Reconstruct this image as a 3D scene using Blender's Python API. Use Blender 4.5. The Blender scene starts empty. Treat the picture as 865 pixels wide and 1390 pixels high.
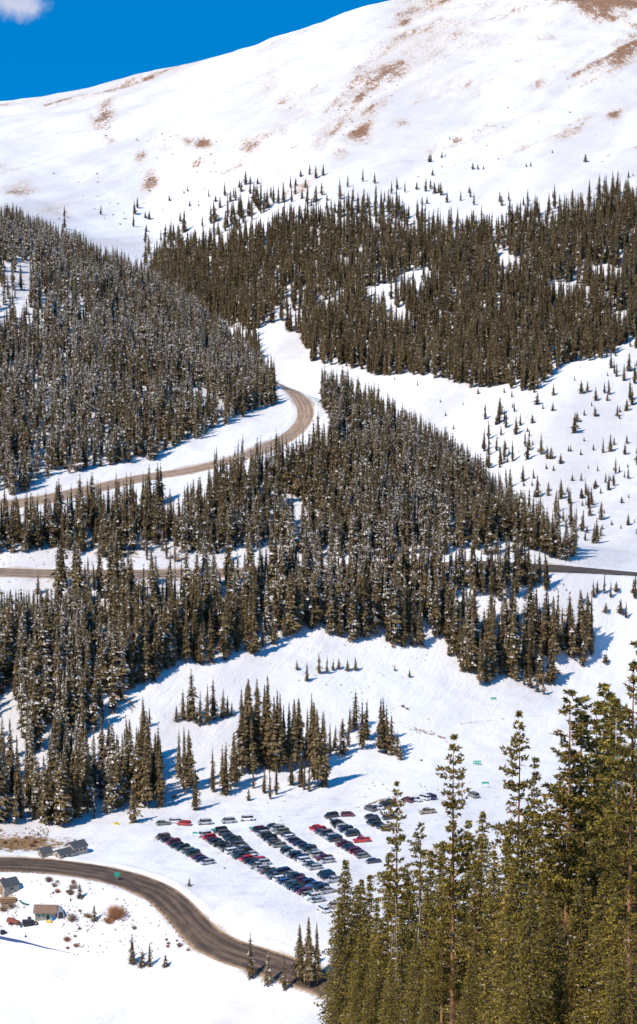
import bpy, bmesh, math, random
import numpy as np
from mathutils import Vector
R = math.radians
random.seed(7)
rng = np.random.default_rng(11)
sc = bpy.context.scene
COL = sc.collection

# ------------------------------------------------------------------ camera model
W0, H0, F = 865.0, 1390.0, 3600.0
PITCH = math.atan((H0/2-150)/F)
cP, sP = math.cos(PITCH), math.sin(PITCH)
def unproj(px, py, Y):
    """world point seen at photo position (px, py) at forward distance Y"""
    t = (H0/2-py)/F
    Z = Y*(t*cP-sP)/(cP+t*sP)
    d = Y*cP-Z*sP
    return (px-W0/2)/F*d, Z
def project(X, Y, Z):
    d = Y*cP-Z*sP
    return W0/2+F*X/d, H0/2-F*(Y*sP+Z*cP)/d

# ------------------------------------------------------------------ terrain
LINES = [
 [(0,1480,200),(300,1470,200),(430,1408,200),(865,1405,200)],
 [(0,1470,430),(300,1450,430),(430,1405,430),(865,1400,430)],
 [(0,1400,690),(216,1400,685),(430,1400,668),(865,1400,668)],
 [(0,1150,796),(200,1180,772),(300,1215,747),(430,1255,720),(865,1262,716)],
 [(0,1125,816),(216,1105,833),(430,1075,860),(600,1040,890),(865,990,942)],
 [(0,900,925),(216,900,935),(430,900,955),(650,925,975),(865,925,1000)],
 [(0,777,990),(216,778,1000),(430,775,1020),(650,768,1035),(760,771,1047),(865,778,1060)],
 [(0,655,1070),(216,638,1105),(350,615,1130),(430,640,1120),(550,660,1105),(650,712,1070),(760,754,1060),(865,768,1076)],
 [(0,310,1520),(100,350,1480),(216,405,1420),(300,470,1360),(350,510,1310),(390,530,1260),(430,545,1225),(480,562,1205),(550,600,1180),(620,650,1140),(680,700,1105),(760,740,1082),(865,757,1095)],
 [(0,325,1750),(216,425,1650),(300,490,1580),(350,535,1520),(430,565,1440),(550,610,1360),(620,660,1290),(680,705,1220),(760,738,1140),(865,745,1125)],
 [(0,300,1800),(216,385,1750),(300,440,1680),(350,465,1620),(430,488,1570),(560,515,1500),(640,530,1470),(720,520,1470),(800,475,1530),(865,445,1570)],
 [(0,262,1950),(216,320,1950),(300,300,1930),(430,285,1880),(560,300,1820),(700,300,1800),(865,268,1830)],
 [(0,210,2150),(216,210,2150),(430,190,2100),(650,200,2050),(865,170,2100)],
 [(0,160,2400),(216,122,2450),(430,90,2450),(650,70,2450),(865,60,2450)],
 [(0,138,2550),(100,118,2600),(200,96,2650),(270,84,2680),(330,71,2720),(433,42,2780),(500,18,2820),(575,0,2880),(640,-25,2950),(865,-75,3050)],
]
NS = 300
S = np.linspace(-0.16, 0.16, NS)
KY, KZ = [], []
def smooth(a, n):
    k = np.ones(n)/n
    p = np.pad(a, n//2, mode='edge')
    return np.convolve(p, k, 'valid')[:len(a)]
KY.append(np.full(NS, -80.0)); KZ.append(np.full(NS, 14.0))
KY.append(np.full(NS, 0.0)); KZ.append(np.full(NS, -1.9))
KY.append(np.full(NS, 60.0)); KZ.append(np.full(NS, -25.0))
for L in LINES:
    xs, ys, zs = [], [], []
    for px, py, Y in L:
        X, Z = unproj(px, py, Y); xs.append(X/Y); ys.append(Y); zs.append(Z)
    n = 13 if len(L) < 9 else 9
    KY.append(smooth(np.interp(S, xs, ys), n)); KZ.append(smooth(np.interp(S, xs, zs), n))
KY.append(KY[-1]+260); KZ.append(KZ[-1]-70)
KY.append(np.full(NS, 5200.0)); KZ.append(np.full(NS, -330.0))
KY.append(np.full(NS, 14000.0)); KZ.append(np.full(NS, -340.0))
KY = np.array(KY); KZ = np.array(KZ)
def pchip(x, y, xi):
    h = np.diff(x); d = np.diff(y)/h
    m = np.zeros_like(x)
    w1 = 2*h[1:]+h[:-1]; w2 = h[1:]+2*h[:-1]
    ok = d[:-1]*d[1:] > 0
    with np.errstate(divide='ignore', invalid='ignore'):
        mm = (w1+w2)/(w1/d[:-1]+w2/d[1:])
    m[1:-1] = np.where(ok, mm, 0); m[0] = d[0]; m[-1] = d[-1]
    i = np.clip(np.searchsorted(x, xi)-1, 0, len(x)-2)
    t = (xi-x[i])/h[i]
    return ((2*t**3-3*t**2+1)*y[i] + (t**3-2*t**2+t)*h[i]*m[i] + (-2*t**3+3*t**2)*y[i+1] + (t**3-t**2)*h[i]*m[i+1])
YT = np.concatenate([np.arange(-80, 600, 10), np.arange(600, 1600, 2.5), np.arange(1600, 3400, 8), np.arange(3400, 14001, 200)])
TAB = np.array([pchip(KY[:, j], KZ[:, j], YT) for j in range(NS)])        # [s, Y]
for _ in range(2):                                                        # soften creases
    TAB[1:-1] = (TAB[:-2]+2*TAB[1:-1]+TAB[2:])/4

def vhash(ix, iy, seed):
    h = (ix.astype(np.int64)*374761393 + iy.astype(np.int64)*668265263 + seed*982451653) & 0xffffffff
    h = ((h ^ (h >> 13))*1274126177) & 0xffffffff
    return ((h ^ (h >> 16)) & 0xffff)/65535.0
def vnoise(x, y, seed=0):
    ix, iy = np.floor(x), np.floor(y); fx, fy = x-ix, y-iy
    fx = fx*fx*(3-2*fx); fy = fy*fy*(3-2*fy)
    a = vhash(ix, iy, seed); b = vhash(ix+1, iy, seed); c = vhash(ix, iy+1, seed); d = vhash(ix+1, iy+1, seed)
    return (a*(1-fx)+b*fx)*(1-fy)+(c*(1-fx)+d*fx)*fy - .5
def fbm(x, y, sc_, octv=4, seed=0):
    v = 0; a = 1.0; f = 1/sc_
    for o in range(octv):
        v = v+a*vnoise(x*f+13.7*o, y*f-7.1*o, seed+o); a *= .5; f *= 2.03
    return v
def H_base(X, Y):
    X = np.asarray(X, float); Y = np.asarray(Y, float)
    s = np.clip(X/np.maximum(Y, 40), S[0], S[-1]-1e-6)
    fi = (s-S[0])/(S[1]-S[0]); i = np.clip(fi.astype(int), 0, NS-2); a = fi-i
    Yc = np.clip(Y, YT[0], YT[-1]-1e-3)
    j = np.clip(np.searchsorted(YT, Yc, side='right')-1, 0, len(YT)-2); b = (Yc-YT[j])/(YT[j+1]-YT[j])
    return (TAB[i, j]*(1-a)+TAB[i+1, j]*a)*(1-b)+(TAB[i, j+1]*(1-a)+TAB[i+1, j+1]*a)*b

def hit(px, py, Hf, y0=640.0, y1=3300.0):
    """first point of the ground along each photo ray"""
    px = np.atleast_1d(np.asarray(px, float)); py = np.atleast_1d(np.asarray(py, float))
    out = np.full((len(px), 3), np.nan)
    Ys = np.arange(y0, y1, 2.0)
    for k in range(len(px)):
        X, Z = unproj(px[k], py[k], Ys)
        below = Z < Hf(X, Ys)
        i = np.argmax(below)
        if not below[i] or i == 0: continue
        lo, hi = Ys[i-1], Ys[i]
        for _ in range(10):
            m = (lo+hi)/2; Xm, Zm = unproj(px[k], py[k], m)
            if Zm < Hf(np.array([Xm]), np.array([m]))[0]: hi = m
            else: lo = m
        Xm, Zm = unproj(px[k], py[k], hi); out[k] = (Xm, hi, Zm)
    return out
def catmull(P, step):
    P = np.array(P, float); out = []
    Q = np.vstack([2*P[0]-P[1], P, 2*P[-1]-P[-2]])
    for i in range(1, len(Q)-2):
        n = max(2, int(np.linalg.norm(Q[i+1][:2]-Q[i][:2])/step))
        for k in range(n):
            t = k/n
            out.append(.5*((2*Q[i])+(-Q[i-1]+Q[i+1])*t+(2*Q[i-1]-5*Q[i]+4*Q[i+1]-Q[i+2])*t*t+(-Q[i-1]+3*Q[i]-3*Q[i+1]+Q[i+2])*t**3))
    out.append(P[-1]); return np.array(out)
def road_path(pts, w, tail=None):
    P = hit([p[0] for p in pts], [p[1] for p in pts], H_base)
    Pw = np.column_stack([P[:, 0], P[:, 1], w])
    if tail: Pw = np.vstack([Pw, tail])
    return catmull(Pw, 2.0)
road_low = road_path([(-160,1176),(-80,1174),(0,1173),(60,1175),(120,1182),(170,1193),(212,1210),(240,1232),(260,1254),(282,1275),(313,1291),(350,1303),(400,1320),(450,1342)],
                     [10.6,10.6,10.6,10.4,10.2,9.8,9.3,9,8.8,8.8,8.8,8.8,8.8,8.8])
road_mid = road_path([(-120,773),(-60,775),(0,777),(70,779),(145,779.5),(230,779),(330,777),(420,775),(500,772),(600,769),(700,770),(760,772),(820,776),(865,779),(930,784),(1000,790),(1150,798),(1350,806)], [7.5]*9+[6.5,6,5.5,5.5,5.5,5.5,5.5,5.5,5.5])
road_up = road_path([(-120,706),(-60,697),(0,687),(60,678),(120,665),(200,648),(270,636),(330,620),(370,604),(398,588),(413,570),(414,553),(404,537),(389,525)],
                    [8]*14)
# beyond the notch the upper road runs on down behind the hill
e = road_up[-1]
road_up = np.vstack([road_up, catmull(np.array([[e[0], e[1], 8], [e[0]-9, e[1]+30, 8], [e[0]-30, e[1]+70, 8], [e[0]-60, e[1]+120, 8]]), 2.0)[1:]])
ROADS = [road_low, road_mid, road_up]
def road_dist(X, Y, P):
    """distance outside the road edge (negative: on it); only exact near the road"""
    sh = X.shape; X = X.ravel(); Y = Y.ravel()
    out = np.full(X.shape, 99.0)
    box = (X > P[:, 0].min()-15) & (X < P[:, 0].max()+15) & (Y > P[:, 1].min()-15) & (Y < P[:, 1].max()+15)
    idx = np.nonzero(box)[0]
    for c in range(0, len(idx), 20000):
        k = idx[c:c+20000]
        dx = X[k, None]-P[None, ::1, 0]; dy = Y[k, None]-P[None, ::1, 1]
        d = np.sqrt(dx*dx+dy*dy)-P[None, :, 2]/2
        out[k] = d.min(1)
    return out.reshape(sh)
def sst(x, a, b):
    t = np.clip((x-a)/(b-a), 0, 1); return t*t*(3-2*t)
def H(X, Y, full=False):
    X = np.asarray(X, float); Y = np.asarray(Y, float)
    z = H_base(X, Y)
    d = np.full(X.shape, 99.0)
    for P in ROADS: d = np.minimum(d, road_dist(X, Y, P))
    px, py = project(X, np.maximum(Y, 5), z)
    lot = sst(px, 190, 230)*sst(py, 1055, 1090)*(1-sst(py, 1225, 1270))*sst(Y, 600, 700)*(1-sst(Y, 960, 1000))
    calm = sst(d, 1, 14)*(1-.9*lot)
    amp = np.where(Y < 1700, .9, .9+np.minimum((Y-1700)/500, 4.0))
    n = fbm(X, Y, 45, 4, 3)*2.2*np.where(Y < 1700, .8, 1.2) + fbm(X, Y*.6, 190, 4, 9)*np.where(Y > 1750, (Y-1750)/60, 0)*(1-sst(Y, 3300, 4200))
    n = n+fbm(X, Y, 7, 2, 31)*.45*sst(Y, 500, 700)*(1-sst(Y, 1600, 2000))
    z = z+n*calm*sst(Y, 60, 200)
    near = sst(d, -1.0, 0.0)
    z = z-.22*(1-near)
    b = np.exp(-((d-1.9)/1.1)**2)*(.42+.35*fbm(X, Y, 6, 2, 5))
    z = z+b
    if full: return z, d, px, py, lot
    return z
def Hs(x, y): return float(H(np.array([x]), np.array([y]))[0])

# ------------------------------------------------------------------ helpers
def tag(o, label=None, cat=None, group=None, kind=None):
    if label: o['label'] = label
    if cat: o['category'] = cat
    if group: o['group'] = group
    if kind: o['kind'] = kind
    return o
def empty(name, loc, rz=0.0, s=1.0):
    o = bpy.data.objects.new(name, None); COL.objects.link(o)
    o.location = loc; o.rotation_euler = (0, 0, rz); o.scale = (s, s, s); o.empty_display_size = .5
    return o
def link(name, me, parent=None):
    o = bpy.data.objects.new(name, me); COL.objects.link(o)
    if parent is not None: o.parent = parent
    return o
def np_mesh(name, V, T, mats, midx=None, fattr=None, vattr=None, smooth_=False):
    """T: (n,3) or (n,4) faces"""
    V = np.asarray(V, np.float32); T = np.asarray(T, np.int32); k = T.shape[1]
    me = bpy.data.meshes.new(name)
    me.vertices.add(len(V)); me.vertices.foreach_set('co', V.ravel())
    me.loops.add(T.size); me.loops.foreach_set('vertex_index', T.ravel())
    me.polygons.add(len(T)); me.polygons.foreach_set('loop_start', np.arange(0, T.size, k, dtype=np.int32))
    try: me.polygons.foreach_set('loop_total', np.full(len(T), k, np.int32))
    except Exception: pass
    for m in mats: me.materials.append(m)
    if midx is not None: me.polygons.foreach_set('material_index', np.asarray(midx, np.int32))
    me.polygons.foreach_set('use_smooth', np.full(len(T), smooth_, bool))
    for nm, a in (fattr or {}).items():
        at = me.attributes.new(nm, 'FLOAT', 'FACE'); at.data.foreach_set('value', np.asarray(a, np.float32))
    for nm, a in (vattr or {}).items():
        at = me.attributes.new(nm, 'FLOAT', 'POINT'); at.data.foreach_set('value', np.asarray(a, np.float32))
    me.update(calc_edges=True)
    return me
class MB:
    def __init__(s): s.v, s.f, s.m = [], [], []
    def quadbox(s, x0, x1, y0, y1, z0, z1, m=0, rz=0, at=(0, 0, 0)):
        c, n = math.cos(rz), math.sin(rz); b = len(s.v)
        for z in (z0, z1):
            for x, y in ((x0, y0), (x1, y0), (x1, y1), (x0, y1)): s.v.append((at[0]+c*x-n*y, at[1]+n*x+c*y, at[2]+z))
        for q in ((0, 3, 2, 1), (4, 5, 6, 7), (0, 1, 5, 4), (1, 2, 6, 5), (2, 3, 7, 6), (3, 0, 4, 7)):
            s.f.append(tuple(b+i for i in q)); s.m.append(m)
    def hexa(s, P, m=0):
        b = len(s.v); s.v += [tuple(p) for p in P]
        for q in ((0, 3, 2, 1), (4, 5, 6, 7), (0, 1, 5, 4), (1, 2, 6, 5), (2, 3, 7, 6), (3, 0, 4, 7)):
            s.f.append(tuple(b+i for i in q)); s.m.append(m)
    def bar(s, p, q, r0, r1=None, n=5, m=0):
        r1 = r0 if r1 is None else r1
        p, q = Vector(p), Vector(q); d = (q-p).normalized()
        a = d.orthogonal().normalized(); c = d.cross(a); b = len(s.v)
        for k in range(n):
            t = 2*math.pi*k/n; s.v.append(tuple(p+(a*math.cos(t)+c*math.sin(t))*r0))
        for k in range(n):
            t = 2*math.pi*k/n; s.v.append(tuple(q+(a*math.cos(t)+c*math.sin(t))*r1))
        for k in range(n):
            s.f.append((b+k, b+(k+1) % n, b+n+(k+1) % n, b+n+k)); s.m.append(m)
        s.f.append(tuple(b+k for k in reversed(range(n)))); s.m.append(m)
        s.f.append(tuple(b+n+k for k in range(n))); s.m.append(m)
    def poly(s, P, m=0):
        b = len(s.v); s.v += [tuple(p) for p in P]; s.f.append(tuple(range(b, b+len(P)))); s.m.append(m)
    def prism(s, prof, y0, y1, m=0):
        """side profile (x,z) counter-clockwise extruded along y"""
        b = len(s.v); n = len(prof)
        for x, z in prof: s.v.append((x, y0, z))
        for x, z in prof: s.v.append((x, y1, z))
        s.f.append(tuple(b+i for i in range(n))); s.m.append(m)
        s.f.append(tuple(b+n+i for i in reversed(range(n)))); s.m.append(m)
        for i in range(n):
            j = (i+1) % n; s.f.append((b+i, b+n+i, b+n+j, b+j)); s.m.append(m)
    def mesh(s, name, mats, bevel=0, sm=False):
        me = bpy.data.meshes.new(name); me.from_pydata(s.v, [], s.f)
        for m in mats: me.materials.append(m)
        me.polygons.foreach_set('material_index', s.m)
        bm = bmesh.new(); bm.from_mesh(me); bmesh.ops.recalc_face_normals(bm, faces=bm.faces)
        if bevel: bmesh.ops.bevel(bm, geom=bm.edges[:], offset=bevel, segments=2, affect='EDGES', profile=.6, clamp_overlap=True)
        if sm:
            for f in bm.faces: f.smooth = True
        bm.to_mesh(me); bm.free(); return me
    def build(s, name, mats, parent=None, bevel=0, sm=False):
        return link(name, s.mesh(name, mats if isinstance(mats, (list, tuple)) else [mats], bevel, sm), parent)

# ------------------------------------------------------------------ materials
def mat(name, col, rough=.7, noise=None, metal=0.0, coat=0.0, bump=0):
    m = bpy.data.materials.new(name); m.use_nodes = True; nt = m.node_tree; b = nt.nodes['Principled BSDF']
    b.inputs['Base Color'].default_value = (*col, 1); b.inputs['Roughness'].default_value = rough; b.inputs['Metallic'].default_value = metal
    b.inputs['Coat Weight'].default_value = coat; b.inputs['Coat Roughness'].default_value = .08
    tc = nt.nodes.new('ShaderNodeTexCoord'); n = nt.nodes.new('ShaderNodeTexNoise')
    n.inputs['Scale'].default_value = (noise or (3, .15))[0]; n.inputs['Detail'].default_value = 5
    nt.links.new(tc.outputs['Object'], n.inputs['Vector'])
    mp = nt.nodes.new('ShaderNodeMapRange'); amt = (noise or (3, .15))[1]
    mp.inputs['To Min'].default_value = 1-amt; mp.inputs['To Max'].default_value = 1+amt; mp.inputs['From Min'].default_value = .3; mp.inputs['From Max'].default_value = .7
    mx = nt.nodes.new('ShaderNodeVectorMath'); mx.operation = 'SCALE'; mx.inputs[0].default_value = col
    nt.links.new(n.outputs['Fac'], mp.inputs['Value']); nt.links.new(mp.outputs['Result'], mx.inputs['Scale']); nt.links.new(mx.outputs['Vector'], b.inputs['Base Color'])
    if bump:
        bp = nt.nodes.new('ShaderNodeBump'); bp.inputs['Strength'].default_value = bump; bp.inputs['Distance'].default_value = .05
        nt.links.new(n.outputs['Fac'], bp.inputs['Height']); nt.links.new(bp.outputs['Normal'], b.inputs['Normal'])
    return m
def N(nt, t, **kw):
    n = nt.nodes.new(t)
    for k, v in kw.items():
        if k in n.inputs.keys() if isinstance(k, str) else False: n.inputs[k].default_value = v
        else: setattr(n, k, v)
    return n
def noise_n(nt, vec, scale, detail=5, rough=.55):
    n = nt.nodes.new('ShaderNodeTexNoise'); n.inputs['Scale'].default_value = scale; n.inputs['Detail'].default_value = detail; n.inputs['Roughness'].default_value = rough
    nt.links.new(vec, n.inputs['Vector']); return n.outputs['Fac']
def math_n(nt, op, a, b=None, clamp=False):
    n = nt.nodes.new('ShaderNodeMath'); n.operation = op; n.use_clamp = clamp
    for i, v in enumerate((a, b)):
        if v is None: continue
        if isinstance(v, (int, float)): n.inputs[i].default_value = v
        else: nt.links.new(v, n.inputs[i])
    return n.outputs[0]
def ss_n(nt, v, a, b):
    n = nt.nodes.new('ShaderNodeMapRange'); n.interpolation_type = 'SMOOTHSTEP'
    n.inputs['From Min'].default_value = a; n.inputs['From Max'].default_value = b
    nt.links.new(v, n.inputs['Value']); return n.outputs['Result']
def mix_n(nt, f, a, b):
    n = nt.nodes.new('ShaderNodeMix'); n.data_type = 'RGBA'
    if isinstance(f, (int, float)): n.inputs['Factor'].default_value = f
    else: nt.links.new(f, n.inputs['Factor'])
    for i, v in (('A', a), ('B', b)):
        s = [x for x in n.inputs if x.name == i and x.type == 'RGBA'][0]
        if isinstance(v, tuple): s.default_value = (*v, 1)
        else: nt.links.new(v, s)
    return [x for x in n.outputs if x.type == 'RGBA'][0]
def attr_n(nt, nm):
    n = nt.nodes.new('ShaderNodeAttribute'); n.attribute_name = nm; return n.outputs['Fac']

def snow_mat():
    m = bpy.data.materials.new('snow_ground'); m.use_nodes = True; nt = m.node_tree; b = nt.nodes['Principled BSDF']
    geo = nt.nodes.new('ShaderNodeNewGeometry'); pos = geo.outputs['Position']
    m0 = nt.nodes.new('ShaderNodeMapping'); m0.inputs['Rotation'].default_value = (0, 0, R(-36)); m0.inputs['Scale'].default_value = (1, .30, .3); nt.links.new(pos, m0.inputs['Vector'])
    mp = nt.nodes.new('ShaderNodeMapping'); mp.inputs['Scale'].default_value = (.38, 1.5, 1)
    nt.links.new(m0.outputs['Vector'], mp.inputs['Vector']); st = mp.outputs['Vector']; iso = m0.outputs['Vector']
    n1 = noise_n(nt, iso, .085, 9, .8); n2 = noise_n(nt, st, .045, 10, .78); n3 = noise_n(nt, pos, .6, 6, .7)
    bare = attr_n(nt, 'bare'); dirt = attr_n(nt, 'dirt'); brush = attr_n(nt, 'brush')
    nn = math_n(nt, 'ADD', math_n(nt, 'MULTIPLY', n1, .45), math_n(nt, 'MULTIPLY', n2, .55))
    ws = ss_n(nt, math_n(nt, 'ADD', bare, math_n(nt, 'MULTIPLY', math_n(nt, 'SUBTRACT', nn, .5), 2.4)), .04, .62)
    v = math_n(nt, 'ADD', nn, math_n(nt, 'MULTIPLY', bare, .305))
    fine = noise_n(nt, iso, .38, 6, .85)
    core = math_n(nt, 'MULTIPLY', ss_n(nt, v, .60, .74), ss_n(nt, math_n(nt, 'ADD', fine, math_n(nt, 'MULTIPLY', math_n(nt, 'SUBTRACT', v, .66), 1.0)), .47, .56))
    core = math_n(nt, 'MULTIPLY', core, ss_n(nt, bare, .05, .25))
    brown = mix_n(nt, ss_n(nt, n3, .42, .60), (.40, .20, .085), (.15, .075, .035))
    brown = mix_n(nt, ss_n(nt, v, .62, .78), (.50, .32, .20), brown)
    white = mix_n(nt, ss_n(nt, noise_n(nt, st, .02, 6, .65), .35, .65), (.70, .655, .62), (.89, .855, .83))
    c = mix_n(nt, math_n(nt, 'MULTIPLY', math_n(nt, 'MULTIPLY', ws, ss_n(nt, bare, .02, .2)), math_n(nt, 'ADD', math_n(nt, 'MULTIPLY', ss_n(nt, fine, .40, .62), .75), .22)), white, (.64, .49, .34))
    c = mix_n(nt, core, c, brown)
    # dead brush and soil of the cut banks
    bf = ss_n(nt, math_n(nt, 'ADD', noise_n(nt, pos, .45, 8, .78), math_n(nt, 'MULTIPLY', brush, .33)), .62, .74)
    bf = math_n(nt, 'MULTIPLY', bf, ss_n(nt, brush, .03, .3))
    c = mix_n(nt, bf, c, mix_n(nt, n3, (.42, .23, .085), (.14, .08, .04)))
    pk = attr_n(nt, 'packed'); c = mix_n(nt, math_n(nt, 'MULTIPLY', pk, ss_n(nt, noise_n(nt, pos, .12, 7, .7), .45, .7)), c, (.60, .58, .58))
    # road grit thrown on the verge snow
    df = ss_n(nt, math_n(nt, 'ADD', math_n(nt, 'MULTIPLY', n3, .6), math_n(nt, 'MULTIPLY', dirt, .8)), .6, 1.1)
    c = mix_n(nt, math_n(nt, 'MULTIPLY', df, .9), c, (.47, .36, .27))
    nt.links.new(c, b.inputs['Base Color'])
    b.inputs['Roughness'].default_value = .75
    bp = nt.nodes.new('ShaderNodeBump'); bp.inputs['Strength'].default_value = .5; bp.inputs['Distance'].default_value = 1.6
    hh = math_n(nt, 'ADD', math_n(nt, 'MULTIPLY', n3, .55), math_n(nt, 'MULTIPLY', n2, 2.6))
    nt.links.new(hh, bp.inputs['Height']); nt.links.new(bp.outputs['Normal'], b.inputs['Normal'])
    return m
def road_mat(name, c1, c2, sand):
    m = bpy.data.materials.new(name); m.use_nodes = True; nt = m.node_tree; b = nt.nodes['Principled BSDF']
    geo = nt.nodes.new('ShaderNodeNewGeometry'); pos = geo.outputs['Position']
    ac = attr_n(nt, 'across'); al = attr_n(nt, 'along')
    cb = nt.nodes.new('ShaderNodeCombineXYZ'); nt.links.new(math_n(nt, 'MULTIPLY', ac, 3.2), cb.inputs[0]); nt.links.new(math_n(nt, 'MULTIPLY', al, .05), cb.inputs[1])
    st = noise_n(nt, cb.outputs[0], 1.1, 5, .6)
    ps = noise_n(nt, pos, .22, 6, .65)
    w = nt.nodes.new('ShaderNodeMath'); w.operation = 'SINE'; nt.links.new(math_n(nt, 'MULTIPLY', ac, 13.5), w.inputs[0])
    tr = math_n(nt, 'MULTIPLY', w.outputs[0], .04)
    f = ss_n(nt, math_n(nt, 'ADD', math_n(nt, 'ADD', math_n(nt, 'MULTIPLY', st, .7), math_n(nt, 'MULTIPLY', ps, .3)), tr), .4, .62)
    c = mix_n(nt, f, c1, c2)
    e = ss_n(nt, math_n(nt, 'ADD', math_n(nt, 'ABSOLUTE', ac), math_n(nt, 'MULTIPLY', ps, .35)), .95, 1.12)
    c = mix_n(nt, math_n(nt, 'MULTIPLY', e, .85), c, sand)
    c = mix_n(nt, attr_n(nt, 'wet'), c, mix_n(nt, f, (.05, .037, .03), (.12, .085, .06)))
    nt.links.new(c, b.inputs['Base Color']); b.inputs['Roughness'].default_value = .75
    bp = nt.nodes.new('ShaderNodeBump'); bp.inputs['Strength'].default_value = .3; bp.inputs['Distance'].default_value = .05
    nt.links.new(ps, bp.inputs['Height']); nt.links.new(bp.outputs['Normal'], b.inputs['Normal'])
    return m
def needle_mat(name, c1, c2, c3):
    m = bpy.data.materials.new(name); m.use_nodes = True; nt = m.node_tree; b = nt.nodes['Principled BSDF']
    t = attr_n(nt, 'tint'); s = attr_n(nt, 'snow')
    oi = nt.nodes.new('ShaderNodeObjectInfo')
    geo = nt.nodes.new('ShaderNodeNewGeometry')
    c = mix_n(nt, ss_n(nt, t, 0, .6), c1, c2); c = mix_n(nt, ss_n(nt, t, .6, 1), c, c3)
    c = mix_n(nt, math_n(nt, 'MULTIPLY', oi.outputs['Random'], .35), c, c1)
    c = mix_n(nt, s, c, (.86, .82, .775))
    nt.links.new(c, b.inputs['Base Color']); b.inputs['Roughness'].default_value = .8
    b.inputs['Specular IOR Level'].default_value = .2
    return m
M = {}
M['snow'] = snow_mat()
M['road_dark'] = road_mat('road_low_asphalt', (.050, .031, .019), (.135, .085, .052), (.36, .23, .13))
M['road_tan'] = road_mat('road_sanded', (.25, .16, .10), (.42, .29, .19), (.55, .42, .31))
M['road_mid'] = road_mat('road_middle', (.16, .11, .08), (.34, .24, .16), (.5, .36, .24))
M['needle'] = needle_mat('conifer_needles', (.060, .040, .016), (.17, .116, .050), (.27, .19, .092))
M['needle_near'] = needle_mat('near_needles', (.050, .038, .008), (.235, .168, .026), (.50, .36, .065))
M['bark'] = mat('bark', (.20, .14, .10), .9, (1.5, .35), bump=.5)
M['bark_orange'] = mat('bark_orange', (.34, .165, .07), .9, (2.5, .35), bump=.5)
M['bark_dead'] = mat('bark_dead', (.46, .39, .32), .9, (2.5, .3), bump=.4)
M['twig'] = mat('twig', (.26, .155, .095), .9, (1, .3))
M['twig_red'] = mat('twig_red', (.40, .19, .085), .9, (1, .3))

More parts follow.
